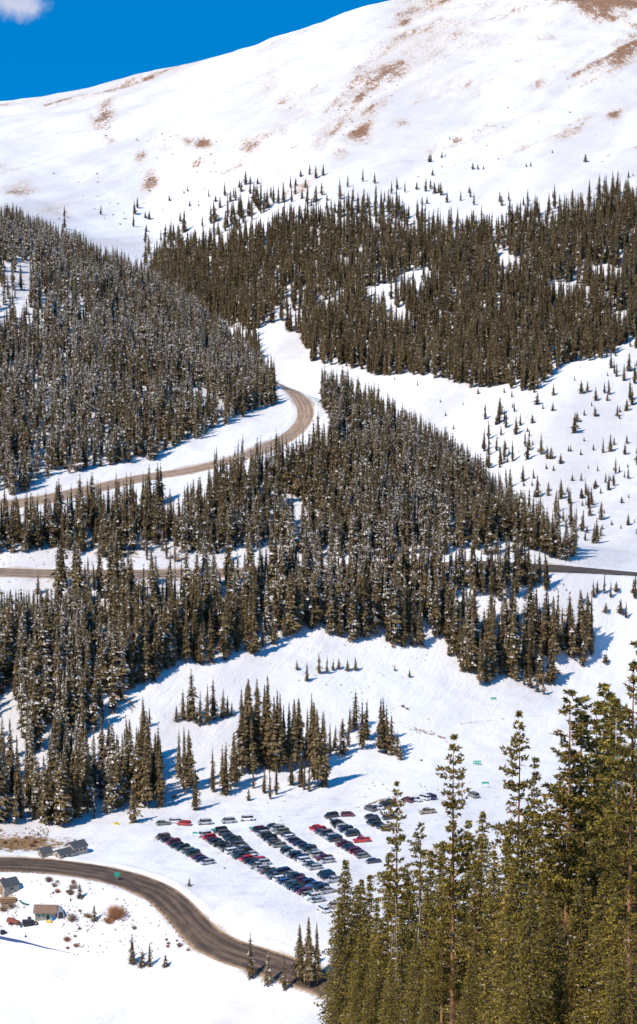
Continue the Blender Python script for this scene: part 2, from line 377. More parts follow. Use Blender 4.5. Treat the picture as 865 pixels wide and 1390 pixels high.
# ------------------------------------------------------------------ ground mesh
def build_ground():
    pin = np.arange(-60, 926, 2.6)
    left = -60-np.cumsum(np.linspace(4, 60, 34)); right = 926+np.cumsum(np.linspace(4, 60, 34))
    p = np.concatenate([left[::-1], pin, right]); s = (p-W0/2)/F
    Ys = np.concatenate([np.arange(-80, 600, 14), np.arange(600, 980, 1.35), np.arange(980, 1300, 1.8), np.arange(1300, 1800, 3), np.arange(1800, 3200, 5.5), np.arange(3200, 5400, 60), np.arange(5400, 14001, 600)])
    SS, YY = np.meshgrid(s, Ys)
    XX = SS*(YY+120)*(1+np.maximum(0, (YY-3200)/3000))
    nv = XX.size; Z, d, px, py, lot = H(XX, YY, True)
    ns = len(s); a = np.arange(nv).reshape(XX.shape)
    T = np.column_stack([a[:-1, :-1].ravel(), a[:-1, 1:].ravel(), a[1:, 1:].ravel(), a[1:, :-1].ravel()])
    # bare tundra patches (position in the photo, half axes, tilt in degrees, strength)
    bl = [(143,150,10,18,20,.75),(136,170,9,10,0,.6),(205,243,8,11,20,.95),(202,258,5,4,0,.6),(276,193,12,6,10,.8),(255,190,7,5,10,.65),(270,220,9,5,-20,.75),(192,211,7,5,-30,.85),
          (222,198,9,7,0,.5),(338,197,12,7,-10,.85),(312,226,14,4,-25,.5),(386,133,14,6,-25,.6),(488,178,15,8,-30,.95),(460,205,9,6,-20,.7),(505,150,30,7,-35,.6),(470,160,50,10,-38,.42),
          (532,98,24,9,-12,.9),(560,78,70,16,-22,.55),(500,105,34,14,-25,.5),(600,62,60,10,0,.42),(585,45,45,14,-35,.42),(548,32,12,6,-30,.85),(570,12,34,8,-20,.6),(640,12,40,12,0,.4),(800,2,60,10,5,1.0),(815,14,26,14,0,.85),(755,6,26,9,0,.6),
          (850,78,40,9,-35,.75),(820,92,40,6,-28,.6),(865,60,30,16,-30,.5),(640,66,45,8,5,.45),(720,60,60,5,3,.3),(364,110,12,16,10,.45),(400,150,40,8,-30,.35),(420,185,40,8,-40,.35),(25,258,14,7,0,.75),(5,228,15,8,0,.5),(412,250,16,6,-20,.6),
          (833,157,7,5,-20,.9),(730,118,12,5,-30,.5),(780,180,26,4,-20,.5),(660,185,50,5,-30,.3),(545,165,9,5,0,.6),(130,122,45,5,-12,.6),(175,106,26,4,-12,.6),(55,132,22,4,-14,.5),(240,92,20,3,-10,.5),(585,200,20,6,0,.35),
          (620,190,6,3,0,.7),(640,215,30,5,-20,.3),(690,215,14,4,0,.35),(745,40,50,6,5,.35),(90,240,22,6,0,.2),(75,285,20,5,0,.3),(655,225,30,4,0,.25)]
    bare = np.zeros(XX.shape)
    far = YY > 1700
    for x, y, rx, ry, an, st in bl:
        c, n = math.cos(R(an)), math.sin(R(an)); dx, dy = px-x, py-y
        u = (dx*c+dy*n)/(rx*1.5); v = (-dx*n+dy*c)/(ry*1.5)
        bare = np.maximum(bare, st*1.05*np.exp(-(u*u+v*v)*.8))
    w = fbm(px*1.0, py*2.2+px*.9, 60, 4, 77)
    bare = np.maximum(bare, np.clip(w*.55+.10, 0, .30)*sst(px, 360, 620)*(1-sst(py, 170, 250)))
    strokes = [(433,195,483,105,14,.55),(483,105,548,52,14,.6),(548,52,628,38,9,.55),(450,180,500,120,7,.75),(500,120,545,88,8,.9),(520,100,600,68,7,.5),(590,55,750,62,6,.5),(600,66,700,70,5,.45),(778,108,863,62,4,.9),(790,118,865,85,5,.6),(810,95,865,60,5,.7),(770,112,835,82,2.5,.7),
               (533,125,643,90,5,.42),(560,140,640,118,4,.35),(743,2,865,4,9,1.0),(790,14,830,28,8,.95),(830,10,865,40,7,.7),(560,12,620,0,5,.6),(530,40,575,22,4,.55),(380,155,430,118,4,.5),(355,185,420,150,5,.5),(340,190,385,176,5,.6),(300,232,330,218,4,.55),(365,232,410,224,3,.5),(370,135,400,125,5,.5),
               (60,135,140,118,3,.7),(120,122,210,98,3,.8),(200,100,270,84,2.5,.6),(330,78,420,48,2,.4),(0,140,50,132,2,.5),(120,150,150,190,7,.55),(640,180,740,150,2.5,.45),(600,200,680,178,2.5,.4),(700,205,790,172,3,.5),(780,180,840,160,2.5,.5),(650,128,760,96,4,.3),(700,90,820,60,4,.35),(820,215,865,200,3,.4),(480,230,560,215,3,.35),(100,250,200,245,3,.25),
               (440,150,470,128,4,.7),(455,215,470,205,5,.6),(470,195,530,170,3,.45),(640,40,720,20,6,.4),(690,30,740,10,8,.5)]
    for x0, y0, x1, y1, wd, st in strokes:
        L2 = (x1-x0)**2+(y1-y0)**2; t = np.clip(((px-x0)*(x1-x0)+(py-y0)*(y1-y0))/L2, 0, 1)
        dd = ((px-x0-t*(x1-x0))**2+(py-y0-t*(y1-y0))**2)/(wd*1.1)**2
        bare = np.maximum(bare, st*np.exp(-dd))
    bare = bare*.92*far*(YY < 3400)
    br = [(20,1143,65,9,0,1.0),(150,935,22,9,40,.9),(165,945,18,7,30,.7),(160,752,26,5,3,.95),(240,757,16,5,0,.7),(375,745,18,6,20,.7),(320,770,40,4,0,.4),(145,788,150,4,0,.5),(320,1114,9,3,0,.3),
          (580,992,34,3.2,18,.55),(655,978,50,1.8,-4,.4),(720,974,40,1.6,-3,.35),(515,1087,24,1.3,-17,.8),(470,1098,20,1.2,-12,.45),(400,1107,15,1.5,-8,.4),(600,1080,40,1.2,-4,.4),(5,1232,26,7,0,.6),(10,1212,14,4,-30,.8),
          (540,958,9,3,0,.5),(500,735,25,5,0,.5),(620,745,30,4,0,.35),(722,462,8,3,0,.3),(120,800,90,4,0,.35),(100,1040,60,6,0,.25),(40,1150,60,2.4,-2,.8),(0,1252,36,6,0,.25),(150,1205,60,3,16,.35),(225,1240,10,22,-30,.3),(335,1285,30,3,20,.35)]
    brush = np.zeros(XX.shape); mid = (YY > 600) & (YY < 1250)
    for x, y, rx, ry, an, st in br:
        c, n = math.cos(R(an)), math.sin(R(an)); dx, dy = px-x, py-y
        u = (dx*c+dy*n)/(rx*1.2); v = (-dx*n+dy*c)/(ry*1.2)
        brush = np.maximum(brush, st*np.exp(-(u*u+v*v)*.8))
    brush *= mid
    dirt = np.exp(-np.clip(d, 0, 99)/1.6)*(.75+1.2*fbm(XX, YY, 14, 3, 8))
    me = np_mesh('snow_ground', np.column_stack([XX.ravel(), YY.ravel(), Z.ravel()]), T, [M['snow']],
                 vattr={'bare': bare.ravel(), 'brush': brush.ravel(), 'dirt': np.clip(dirt, 0, 1).ravel(), 'packed': lot.ravel()*.8}, smooth_=True)
    tag(link('terrain', me), 'snow covered mountain slopes and valley floor', kind='structure')
build_ground()
def H_roadbed(X, Y):
    z = H_base(X, Y); return z
for P, nm, mt in ((road_low, 'road', 'road_dark'), (road_mid, 'road', 'road_mid'), (road_up, 'road', 'road_tan')):
    tan = np.gradient(P[:, :2], axis=0); tan /= np.linalg.norm(tan, axis=1)[:, None]; nor = np.column_stack([-tan[:, 1], tan[:, 0]])
    K = 9; ac = np.linspace(-1, 1, K)
    V = np.zeros((len(P), K, 3)); off = ac[None, :, None]*P[:, 2][:, None, None]/2*nor[:, None, :]
    V[:, :, :2] = P[:, None, :2]+off
    V[:, :, 2] = H_base(V[:, :, 0], V[:, :, 1])+.02
    a = np.arange(len(P)*K).reshape(len(P), K)
    T = np.column_stack([a[:-1, :-1].ravel(), a[:-1, 1:].ravel(), a[1:, 1:].ravel(), a[1:, :-1].ravel()])
    al = np.concatenate([[0], np.cumsum(np.linalg.norm(np.diff(P[:, :2], axis=0), axis=1))])
    me = np_mesh(nm, V.reshape(-1, 3), T, [M[mt]], vattr={'across': np.tile(ac, len(P)), 'along': np.repeat(al, K), 'wet': np.repeat(sst(P[:, 0], 40, 75) if mt == 'road_mid' else np.zeros(len(P)), K)}, smooth_=True)
    if np.cross(V[1, 0]-V[0, 0], V[0, 1]-V[0, 0])[2] > 0: me.flip_normals()
    tag(link(nm, me), {'road_dark': 'dark wet asphalt road curving below the parking lot', 'road_mid': 'road cut across the forested slope', 'road_tan': 'sanded brown road curving round the upper snow bank'}[mt], kind='structure')

# ------------------------------------------------------------------ conifers
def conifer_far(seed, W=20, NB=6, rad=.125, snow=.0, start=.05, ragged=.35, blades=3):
    """whorls of drooping branches, each a few needle blades; unit height"""
    r = np.random.default_rng(seed); V = []; T = []; tint = []; sn = []
    lean = r.uniform(-.012, .012, 2); ph = r.uniform(0, 6.28); lop = r.uniform(0, 6.28)
    for k in range(W):
        h = start+(1-start)*(max(0, k+r.uniform(-.35, .35))/W)**.95; h = min(max(h, start), .975)
        env = min(1, (1-h)**.74*1.06+.012)*(.88+.16*math.sin(h*19+ph))
        if h < .14: env *= .7
        nb = max(4, int(round(NB*(1-.3*h)))); a0 = r.uniform(0, 6.28)
        for b in range(nb):
            if r.random() < ragged*.3: continue
            a = a0+6.283*b/nb+r.uniform(-.4, .4)
            L = rad*env*(1-ragged*.95*r.random()**1.3)*1.18*(1+.14*math.cos(a-lop))
            dr = r.uniform(.1, .5); hz = h+r.uniform(-.012, .014)
            t = r.uniform(.1, .9); dusty = r.random() < snow*2.2
            for q in range(blades):
                aa = a+((q-(blades-1)/2)*(.95/max(1, blades-1)) if blades > 1 else 0)+r.uniform(-.12, .12); l = L*(1 if q == blades//2 else r.uniform(.6, .95))
                ca, sa = math.cos(aa), math.sin(aa); w = l*r.uniform(.17, .30)+.0035; f0 = r.uniform(0, .35)*l; tw = r.uniform(-.5, .5)*w
                p0 = (ca*f0-sa*w, sa*f0+ca*w, hz+.16*L+tw); p1 = (ca*f0+sa*w, sa*f0-ca*w, hz+.16*L-tw)
                m0 = (ca*l*.62, sa*l*.62, hz-dr*l*.35+.05*L); tip = (ca*l-sa*w*.3, sa*l+ca*w*.3, hz-dr*l-.006)
                i = len(V); V += [p0, p1, m0, tip, (ca*l*.7+sa*w*1.1, sa*l*.7-ca*w*1.1, hz-dr*l*.8)]
                T += [(i, i+1, i+2), (i+2, i+4, i+3)]
                for z in range(2):
                    tint.append(min(1, max(0, t+r.uniform(-.3, .3)))); sn.append(r.uniform(.25, .85) if (dusty and r.random() < .42) else 0.0)
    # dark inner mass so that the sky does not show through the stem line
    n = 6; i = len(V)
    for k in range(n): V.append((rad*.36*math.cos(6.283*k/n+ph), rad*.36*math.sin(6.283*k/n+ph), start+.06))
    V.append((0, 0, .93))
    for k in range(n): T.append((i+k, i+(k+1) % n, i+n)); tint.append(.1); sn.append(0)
    i = len(V); V += [(-.005, 0, .93), (.005, .004, .93), (0, -.005, .93), (0, 0, 1.0)]
    T += [(i, i+1, i+3), (i+1, i+2, i+3), (i+2, i, i+3)]; tint += [.3]*3; sn += [0]*3
    V = np.array(V); V[:, :2] += lean*V[:, 2:3]
    return V, np.array(T), np.array(tint), np.array(sn)
def trunk_far(r0=.012, n=5, top=.8):
    V = []; T = []
    for z, r in ((-.03, r0*1.25), (top, r0*.25)):
        for k in range(n): V.append((r*math.cos(6.283*k/n), r*math.sin(6.283*k/n), z))
    for k in range(n):
        j = (k+1) % n; T += [(k, j, n+j), (k, n+j, n+k)]
    return np.array(V), np.array(T)
def trunk_mesh(name, r0, m, n=7, top=.96, kinks=0, seed=0, stubs=0, wood=None):
    r = random.Random(seed); mb = wood or MB(); z = -.03; x = y = 0; segs = 7
    pts = []
    for k in range(segs+1):
        z = -.03+(top+.03)*k/segs; pts.append((x, y, z)); x += r.uniform(-1, 1)*kinks; y += r.uniform(-1, 1)*kinks
    for k in range(segs):
        mb.bar(pts[k], pts[k+1], r0*(1-k/segs*.9), r0*(1-(k+1)/segs*.9), n)
    for q in range(stubs):
        k = r.randrange(1, segs); t = r.random(); a = r.uniform(0, 6.28)
        p = Vector(pts[k]).lerp(Vector(pts[min(k+1, segs)]), t); L = r.uniform(.02, .075)*(1.2-p.z)
        mb.bar(p, p+Vector((math.cos(a)*L, math.sin(a)*L, r.uniform(-.4, .3)*L)), r0*.15, r0*.04, 3)
    return mb.mesh(name, [m])
def conifer_near(seed, style, rad=.13, start=.1, W=42, NB=6):
    """needle sprays along real branches; unit height"""
    r = np.random.default_rng(seed); V = []; T = []; tint = []; sn = []; wood = MB()
    hs = []
    k = 0
    while k < W:
        h = start+(1-start)*((k+r.uniform(-.4, .4))/W); hs.append(min(max(h, start), .985)); k += 1
    prof_ph = r.uniform(0, 6.28)
    for h in hs:
        if style == 'spruce': rr = rad*((1-h)**.8*1.05+.02); miss = .12; size = .0115
        elif style == 'clumpy': rr = rad*(min(1, ((1-h)*2.2)**.75)*(.75+.35*math.sin(h*23+prof_ph))+.02); miss = .38; size = .0115
        else: rr = rad*((1-h)**.62*.95+.015)*(.85+.25*math.sin(h*31+prof_ph)); miss = .22; size = .012
        nb = NB; a0 = r.uniform(0, 6.28)
        for b in range(nb):
            if r.random() < miss: continue
            a = a0+6.283*b/nb+r.uniform(-.45, .45); L = rr*r.uniform(.55, 1.15)
            ca, sa = math.cos(a), math.sin(a)
            up = {'spruce': -.35, 'clumpy': .25, 'tall': -.28}[style]*L+r.uniform(-.1, .1)*L
            if r.random() < .05: L *= .5
            P0 = np.array([0, 0, h]); P1 = np.array([ca*L, sa*L, h+up])
            if L > .02: wood.bar(P0, P0+(P1-P0)*.9, .0016, .0006, 3)
            s0 = .12 if style == 'spruce' else (.22 if style == 'clumpy' and h > .4 else (.5 if style == 'clumpy' else .12))
            n = max(4, int(L/.0048)) if style != 'clumpy' else max(5, int(L/.0034))
            for q in range(n):
                f = s0+(1-s0)*(q+r.random())/n
                wv = (1-abs(f-.6))*L*.30
                side = r.uniform(-1, 1)*wv
                c = P0+(P1-P0)*f+np.array([-sa*side, ca*side, r.uniform(-.006, .006)-abs(side)*.25 + (-.12*L*f*f if style == 'spruce' else .05*L*f*f)])
                tt = min(1, max(0, r.normal(.5, .25))); dusty = .5 if r.random() < .012 else 0.0
                for e in range(6):
                    d = r.normal(0, 1, 3); d += np.array([ca, sa, 0])*1.0
                    if style == 'clumpy': d[2] += .5
                    d /= np.linalg.norm(d); l = size*r.uniform(.6, 1.15)
                    pz = np.cross(d, r.normal(0, 1, 3)); pz /= np.linalg.norm(pz); pz *= l*r.uniform(.16, .3)
                    i = len(V); V += [c-pz, c+pz, c+d*l]; T.append((i, i+1, i+2)); tint.append(min(1, max(0, tt+r.uniform(-.25, .25)))); sn.append(dusty)
    return np.array(V), np.array(T), np.array(tint), np.array(sn), wood

# prototypes for the individual trees
NEAR = []
specs = [('spruce', .145, .04, 50, 7), ('spruce', .115, .05, 54, 7), ('tall', .10, .08, 46, 6), ('tall', .105, .16, 42, 6), ('clumpy', .11, .20, 36, 6), ('clumpy', .125, .30, 34, 6), ('clumpy', .10, .12, 38, 6)]
for i, (st, rad, s0, w, nb) in enumerate(specs):
    V, T, ti, sn, wood = conifer_near(40+i, st, rad, s0, w, nb)
    me = np_mesh('near_crown', V, T, [M['needle_near']], fattr={'tint': ti, 'snow': sn})
    tm = trunk_mesh('near_trunk', .0085, M['bark_orange'] if st == 'clumpy' or i == 3 else M['bark'], 8, .95, .0018, i, 30, wood)
    bm_ = None
    NEAR.append((st, me, tm, bm_))
MIDT = []     # (snowy level, crown, trunk)
for i in range(12):
    lev = (0, 0, 0, 1, 1, 1, 2, 2, 2, 3, 3, 0)[i]
    V, T, ti, sn = conifer_far(100+i, W=44+i % 3*4, NB=9, rad=(.13, .155, .115, .17)[i % 4], snow=(.03, .16, .32, .08)[lev], start=(.03, .06, .1)[i % 3], ragged=.6, blades=4)
    MIDT.append((lev, np_mesh('mid_crown', V, T, [M['needle']], fattr={'tint': ti, 'snow': sn}), trunk_mesh('mid_trunk', .011, M['bark'], 6, .9, .001, i)))
# bare snags
SNAG = [trunk_mesh('dead_trunk', .0095, M['bark_dead'], 7, .98, .006, 70+i, 90) for i in range(3)]

M['bark_red'] = mat('bark_reddish', (.30, .17, .11), .9, (2.5, .3))
SNAG2 = [trunk_mesh('bare_trunk', .013, M['bark_red'], 6, .98, .003, 80+i, 60) for i in range(3)]
# ------------------------------------------------------------------ where trees stand
def inside(px, py, poly):
    n = len(poly); r = np.zeros(px.shape, bool); j = n-1
    for i in range(n):
        xi, yi = poly[i]; xj, yj = poly[j]
        c = ((yi > py) != (yj > py)) & (px < (xj-xi)*(py-yi)/(yj-yi+1e-9)+xi)
        r ^= c; j = i
    return r
#  name, polygon of tree feet, m2 per tree, Y range, height m, frost, patchiness
ZONES = [
 ('left_hill', [(-150,262),(-60,290),(0,302),(60,322),(120,348),(216,400),(300,465),(352,508),(372,540),(358,560),(335,566),(290,588),(270,600),(200,622),(100,648),(0,668),(-60,682),(-150,700)], 14, (1060, 1560), (11, 18), .50, .14),
 ('spur', [(-150,762),(-150,735),(0,722),(120,703),(200,688),(270,670),(330,655),(385,640),(425,622),(447,596),(455,575),(430,552),(425,538),(480,556),(550,594),(620,645),(680,697),(700,722),(735,733),(785,748),(740,762),(640,757),(560,757),(420,757),(400,750),(330,752),(180,748)], 12, (1000, 1240), (12, 20), .42, .15),
 ('spur_back', [(425,538),(480,556),(550,594),(620,645),(680,697),(690,690),(630,628),(560,580),(480,545),(430,528)], 22, (1150, 1330), (12, 17), .4, .1),
 ('below_road', [(-150,797),(150,797),(420,792),(560,790),(740,785),(785,790),(800,815),(806,880),(795,898),(765,890),(745,905),(742,932),(700,912),(655,925),(625,900),(600,880),(520,882),(440,858),(385,862),(345,888),(300,905),(250,905),(215,900),(200,905),(-150,905)], 14.5, (820, 1060), (15, 26), .36, .17),
 ('lower_left', [(-150,895),(200,895),(235,900),(215,925),(180,942),(150,960),(158,1010),(222,1040),(232,1072),(205,1092),(150,1104),(60,1122),(-150,1135)], 17, (800, 960), (15, 26), .34, .2),
 ('bank_trees', [(70,744),(420,738),(430,768),(70,770)], 75, (980, 1090), (5, 14), .4, .2),
 ('road_screen', [(352,784),(745,781),(745,800),(352,803)], 10, (900, 1060), (10, 19), .3, .1),
 ('far_slope', [(205,372),(250,345),(300,332),(380,312),(430,305),(480,312),(560,322),(600,330),(650,318),(720,312),(780,294),(865,284),(1000,268),(1000,452),(865,468),(835,480),(790,490),(745,518),(700,528),(640,534),(600,520),(560,514),(500,507),(430,487),(412,462),(385,440),(350,452),(330,452),(300,436),(262,415),(230,395)], 21, (1440, 2050), (13, 20), .05, .14),
 ('far_fringe', [(195,350),(250,318),(300,300),(350,272),(430,262),(500,272),(560,290),(600,300),(650,292),(720,290),(780,272),(865,262),(865,300),(720,325),(600,345),(430,325),(300,345),(215,385)], 62, (1600, 2050), (9, 18), .04, .42),
 ('far_gap', [(212,380),(262,405),(330,440),(360,470),(352,505),(300,462),(216,398)], 26, (1430, 1900), (12, 17), .1, .2),
 ('treeline', [(60,300),(200,270),(300,250),(420,232),(560,250),(640,255),(760,285),(640,305),(560,305),(430,285),(300,318),(215,345)], 420, (1750, 2200), (6, 12), .03, .55),
 ('treeline_high', [(330,245),(480,215),(620,190),(760,215),(865,225),(865,270),(640,285),(430,270)], 1300, (1750, 2300), (5, 9), .0, .4),
 ('valley_scatter', [(640,540),(760,520),(865,460),(1000,450),(1000,740),(865,715),(800,735),(740,725),(690,680),(650,620)], 110, (1050, 1650), (3.5, 13), .05, .47),
 ('valley_small', [(400,470),(520,505),(640,545),(865,480),(865,715),(800,735),(690,670),(560,560)], 420, (1050, 1650), (1.5, 4), .0, .3),
 ('right_road', [(760,795),(865,800),(1000,810),(1000,900),(800,850)], 420, (940, 1060), (7, 13), .05, .2),
]
trees = []    # (X, Y, Z, h, frost, zone)
for name, poly, a, (y0, y1), (h0, h1), fr, patch in ZONES:
    g = math.sqrt(a)*.78
    xs = np.arange(-620, 620, g); ys = np.arange(y0, y1, g)
    XX, YY = np.meshgrid(xs, ys); XX = XX.ravel()+rng.uniform(-.5, .5, XX.size)*g; YY = YY.ravel()+rng.uniform(-.5, .5, YY.size)*g
    Z0 = H_base(XX, YY); px, py = project(XX, YY, Z0)
    jx = px+fbm(XX, YY, 20, 2, 51)*18; jy = py+fbm(XX, YY, 20, 2, 52)*16
    k = inside(jx, jy, poly) & (rng.random(XX.size) < .61)
    k &= (fbm(XX, YY, 30, 3, 60+len(name))+.5) > patch
    if name == 'left_hill':      # open snowy glades
        gl = np.exp(-(((px-15)/45)**4+((py-405)/62)**4))*1.05+np.exp(-(((px-95)/22)**2+((py-440)/45)**2))*.9+np.exp(-(((px-180)/14)**2+((py-390)/22)**2))*.6
        k &= rng.random(XX.size) > gl*.86
    if name == 'lower_left':
        gl = np.exp(-(((px-150)/30)**2+((py-945)/14)**2))*.8+(fbm(XX, YY, 22, 2, 33) > .30)*.85
        k &= rng.random(XX.size) > gl
    if name == 'far_slope':
        fr_ = fbm(XX, YY*.5, 42, 3, 91)
        k &= ~((fr_ > .38) & (px < 600))
        gl = np.exp(-(((px-480)/75)**2+((py-352-(px-480)*-.45)/14)**2))*.45+np.exp(-(((px-385)/28)**2+((py-425)/20)**2))*.8
        k &= rng.random(XX.size) > gl
    if name == 'below_road':
        gl = np.exp(-(((px-690)/40)**2+((py-830)/20)**2))*.8+np.exp(-(((px-70)/60)**2+((py-860)/40)**2))*.05+np.exp(-(((px-20)/30)**2+((py-805)/16)**2))*.8
        k &= rng.random(XX.size) > gl
    k &= (px > -150) & (px < 1010)
    X, Y = XX[k], YY[k]
    d = np.minimum.reduce([road_dist(X, Y, P) for P in ROADS]); q = d > 4.5
    X, Y = X[q], Y[q]; Z = H(X, Y)
    hh = rng.uniform(0, 1, len(X))**(1.2 if name == 'valley_scatter' else .8)*(h1-h0)+h0
    if name == 'below_road':     # low growth under the open stretches of the middle road
        qx, qy = project(X, Y, Z); room = (qy-797)*Y/F
        opn = ((qx < 150) & (rng.random(len(X)) < .85)) | ((qx > 283) & (qx < 345) & (rng.random(len(X)) < .6)) | ((qx > 745) & (rng.random(len(X)) < .9))
        hh = np.where(opn, np.minimum(hh, np.maximum(room, 1.5)), hh)
    if name in ('left_hill', 'spur', 'far_slope', 'below_road', 'lower_left'):
        small = rng.random(len(X)) < (.12 if name == 'far_slope' else .27); hh = np.where(small, hh*rng.uniform(.3, .75, len(X)), hh)
    fn = fbm(X, Y, 38, 3, 17)*.55
    for x, y, z, h, q in zip(X, Y, Z, hh, fn): trees.append([x, y, z, h, max(0, fr+(q if fr > .2 else 0)+rng.normal(0, .12)), name])
# trees read one by one off the photograph: foot (px, py) and height in photo pixels
def zl(lst, ox, oy, s): return [(ox+x/s, oy+y/s, h/s) for x, y, h in lst]
CL = {}
CL['big_clump'] = zl([(158,525,185),(185,500,190),(150,490,140),(215,455,290),(235,430,300),(265,430,300),(300,440,320),(285,520,90),(305,540,110),(325,525,130),(340,450,270),(320,450,260),(365,440,230),(385,440,240),(400,400,200),(415,510,110),(432,515,90),(405,500,150),(440,400,220),(460,500,270),(480,500,260),(475,420,180),(500,400,120),(225,400,240),(285,400,250),(330,400,230),(350,420,200),(375,495,110),(425,430,200),(450,440,230),(245,455,200)], 240, 860, 2.403)
CL['clump_left'] = zl([(25,520,230),(60,575,150),(90,550,160),(118,515,155),(42,500,200),(8,470,170)], 240, 860, 2.403)
CL['centre_pair'] = zl([(515,380,90),(540,395,130),(560,370,100),(540,330,60),(580,310,140),(565,320,90),(605,375,175),(617,345,140)], 240, 860, 2.403)
CL['right_clump'] = zl([(665,390,190),(685,390,170),(700,395,150),(720,400,90),(730,412,60),(675,350,150)], 240, 860, 2.403)
CL['upper_row'] = zl([(425,155,70),(465,130,75),(490,130,65),(510,120,40),(528,115,40),(558,120,40),(583,120,50),(393,118,35),(712,122,28),(760,143,32)], 240, 860, 2.403)
CL['glade_clump'] = zl([(35,285,100),(50,280,180),(75,300,120),(100,295,140),(120,280,150),(150,275,100),(165,270,75),(180,268,50),(20,280,110)], 240, 860, 2.403)
CL['hut_trees'] = [(108,1219,23),(128,1250,26),(96,1214,14),(96,1223,8)]
CL['bottom_row'] = [(180,1308,46),(193,1312,26),(203,1312,38),(225,1312,20),(340,1328,70),(364,1336,52),(386,1344,54),(408,1332,84),(420,1340,104),(431,1336,92),(257,1203,14)]
CL['lot_edge'] = zl([(520,740,170),(630,680,290),(575,680,300),(535,645,300),(585,362,85),(690,345,75)], 0, 860, 2.883)
CL['solo_low'] = zl([(235,545,50),(250,505,80)], 240, 860, 2.403)
CL['tail'] = zl([(190,200,170),(215,205,150),(260,255,230),(285,245,180),(320,240,200),(400,240,110),(455,265,70),(480,280,60),(505,290,90),(430,255,80),(655,180,170),(690,140,110),(745,168,40),(140,140,50),(640,140,90)], 560, 840, 2.836)
CL['meadow'] = zl([(637,113,35),(713,108,40),(728,105,35),(752,128,40),(783,128,25),(592,138,35),(635,155,25),(580,188,25),(608,150,20),(566,212,15),(693,215,60),(700,185,30),(720,168,20),(750,170,30),(810,170,35),(835,155,35),(580,248,15),(620,285,38),(630,285,35),(637,318,18),(656,298,30),(678,265,18),(745,262,20),(720,238,15),(548,393,28),(556,360,18),(512,295,20),(765,450,55),(735,440,35),(713,392,30),(728,385,30),(745,515,60),(765,495,30),(795,465,15),(822,405,20),(800,315,12),(838,308,12),(820,475,15),(863,490,20),(712,345,25),(688,345,20),(778,350,30),(765,380,20),(792,345,15),
                      (592,390,65),(580,500,120),(610,540,130),(600,470,100),(650,470,100),(685,480,120),(640,430,70),(550,520,90),(530,540,100),(693,545,50),(570,420,60),(670,530,80),(625,520,90)], 433, 480, 2.0)
CL['road_right'] = zl([(733,283,25),(780,302,30),(793,262,50),(808,245,30),(835,318,50),(820,305,45),(855,250,45),(777,440,28),(757,250,40),(775,250,60)], 433, 680, 2.003)
CL['ridge_bits'] = zl([(460,545,18),(510,520,16),(500,525,10),(585,548,20),(625,548,35),(635,535,30),(655,520,30),(650,510,25),(680,500,25),(700,500,20),(515,560,18),(830,510,30),(845,560,25),(820,540,30),(405,595,25),(395,592,20),(540,560,10),(640,545,40)], 0, 0, 2.0)
CL['ridge_bits'] += zl([(355,378,10),(300,440,25),(332,428,10),(343,425,10),(418,460,22),(432,460,18),(447,460,12),(575,452,16),(563,453,12),(385,545,30),(412,535,28),(348,550,35),(280,555,25),(290,520,40),(265,515,25),(315,525,35),(303,512,30),(634,415,10),(853,478,10),(8,530,38),(22,545,20)], 433, 0, 2.0)
clfrost = {'big_clump': .05, 'glade_clump': .3, 'clump_left': .08}
for cn, lst in CL.items():
    P = hit([a[0] for a in lst], [a[1] for a in lst], H)
    for (px, py, hp), (x, y, z) in zip(lst, P):
        if np.isnan(x): continue
        trees.append([x, y, Hs(x, y), max(1.0, hp*y*1.0/F), clfrost.get(cn, .12), cn])

# foreground trees: (px, py of the tip, distance, style index)
FG = [(469,1163,300,0),(484,1198,420,0),(491,1190,430,1),(502,1184,440,1),(528,1152,292,3),(539,1055,262,6),(571,1112,300,4),(585,1150,420,1),(617,990,238,6),(636,1112,330,2),(655,1096,380,0),
      (705,958,226,6),(727,1026,252,2),(690,1130,330,0),(746,1112,350,1),(775,928,236,4),(793,942,238,5),(812,950,268,2),(820,925,420,2),(836,940,430,1),(829,932,440,1),(864,866,196,5),(858,985,215,2),(838,1045,248,2),(760,1058,276,2),
      (786,1092,300,0),(806,1070,262,5),(555,1185,330,0),(600,1140,360,1),(512,1215,330,1),(462,1222,370,1),(648,1165,262,3),(672,1150,300,0),(712,1120,290,2),(738,1165,262,0),(773,1130,250,3),(815,1140,236,0),(845,1120,226,1),
      (862,1090,240,3),(580,1200,280,2),(612,1170,300,0),(545,1225,255,2),(518,1245,262,0),(630,1215,250,2),(695,1205,236,0),(660,1235,225,2),(760,1210,225,2),(800,1200,215,0),(490,1262,280,0),(565,1262,240,0),(600,1255,235,5),(725,1240,215,0),(840,1195,205,0),(860,1230,200,2),(532,1300,230,0),(640,1290,215,0),(780,1275,205,0),(690,1300,205,2),(500,1320,260,2),(580,1320,215,0),(830,1290,195,2),(482,1330,270,0),(700,1160,212,0),(745,1180,208,1),(850,1150,200,0),(720,1192,203,0),(862,1170,196,1),(790,1160,206,1),(820,1180,203,0)]
fgt = []
r_ = random.Random(5)
for px, tp, Y, st in FG:
    X, Zt = unproj(px, tp, Y); Zg = Hs(X, Y)
    fgt.append((X, Y, Zg, Zt-Zg, st, px, tp))
print('foreground heights', [round(t[3]) for t in fgt])
ftop = sorted(range(len(fgt)), key=lambda i: fgt[i][5])
ORD = ['first','second','third','fourth','fifth','sixth','seventh','eighth','ninth','tenth','eleventh','twelfth','thirteenth','fourteenth','fifteenth','sixteenth','seventeenth','eighteenth','nineteenth','twentieth']
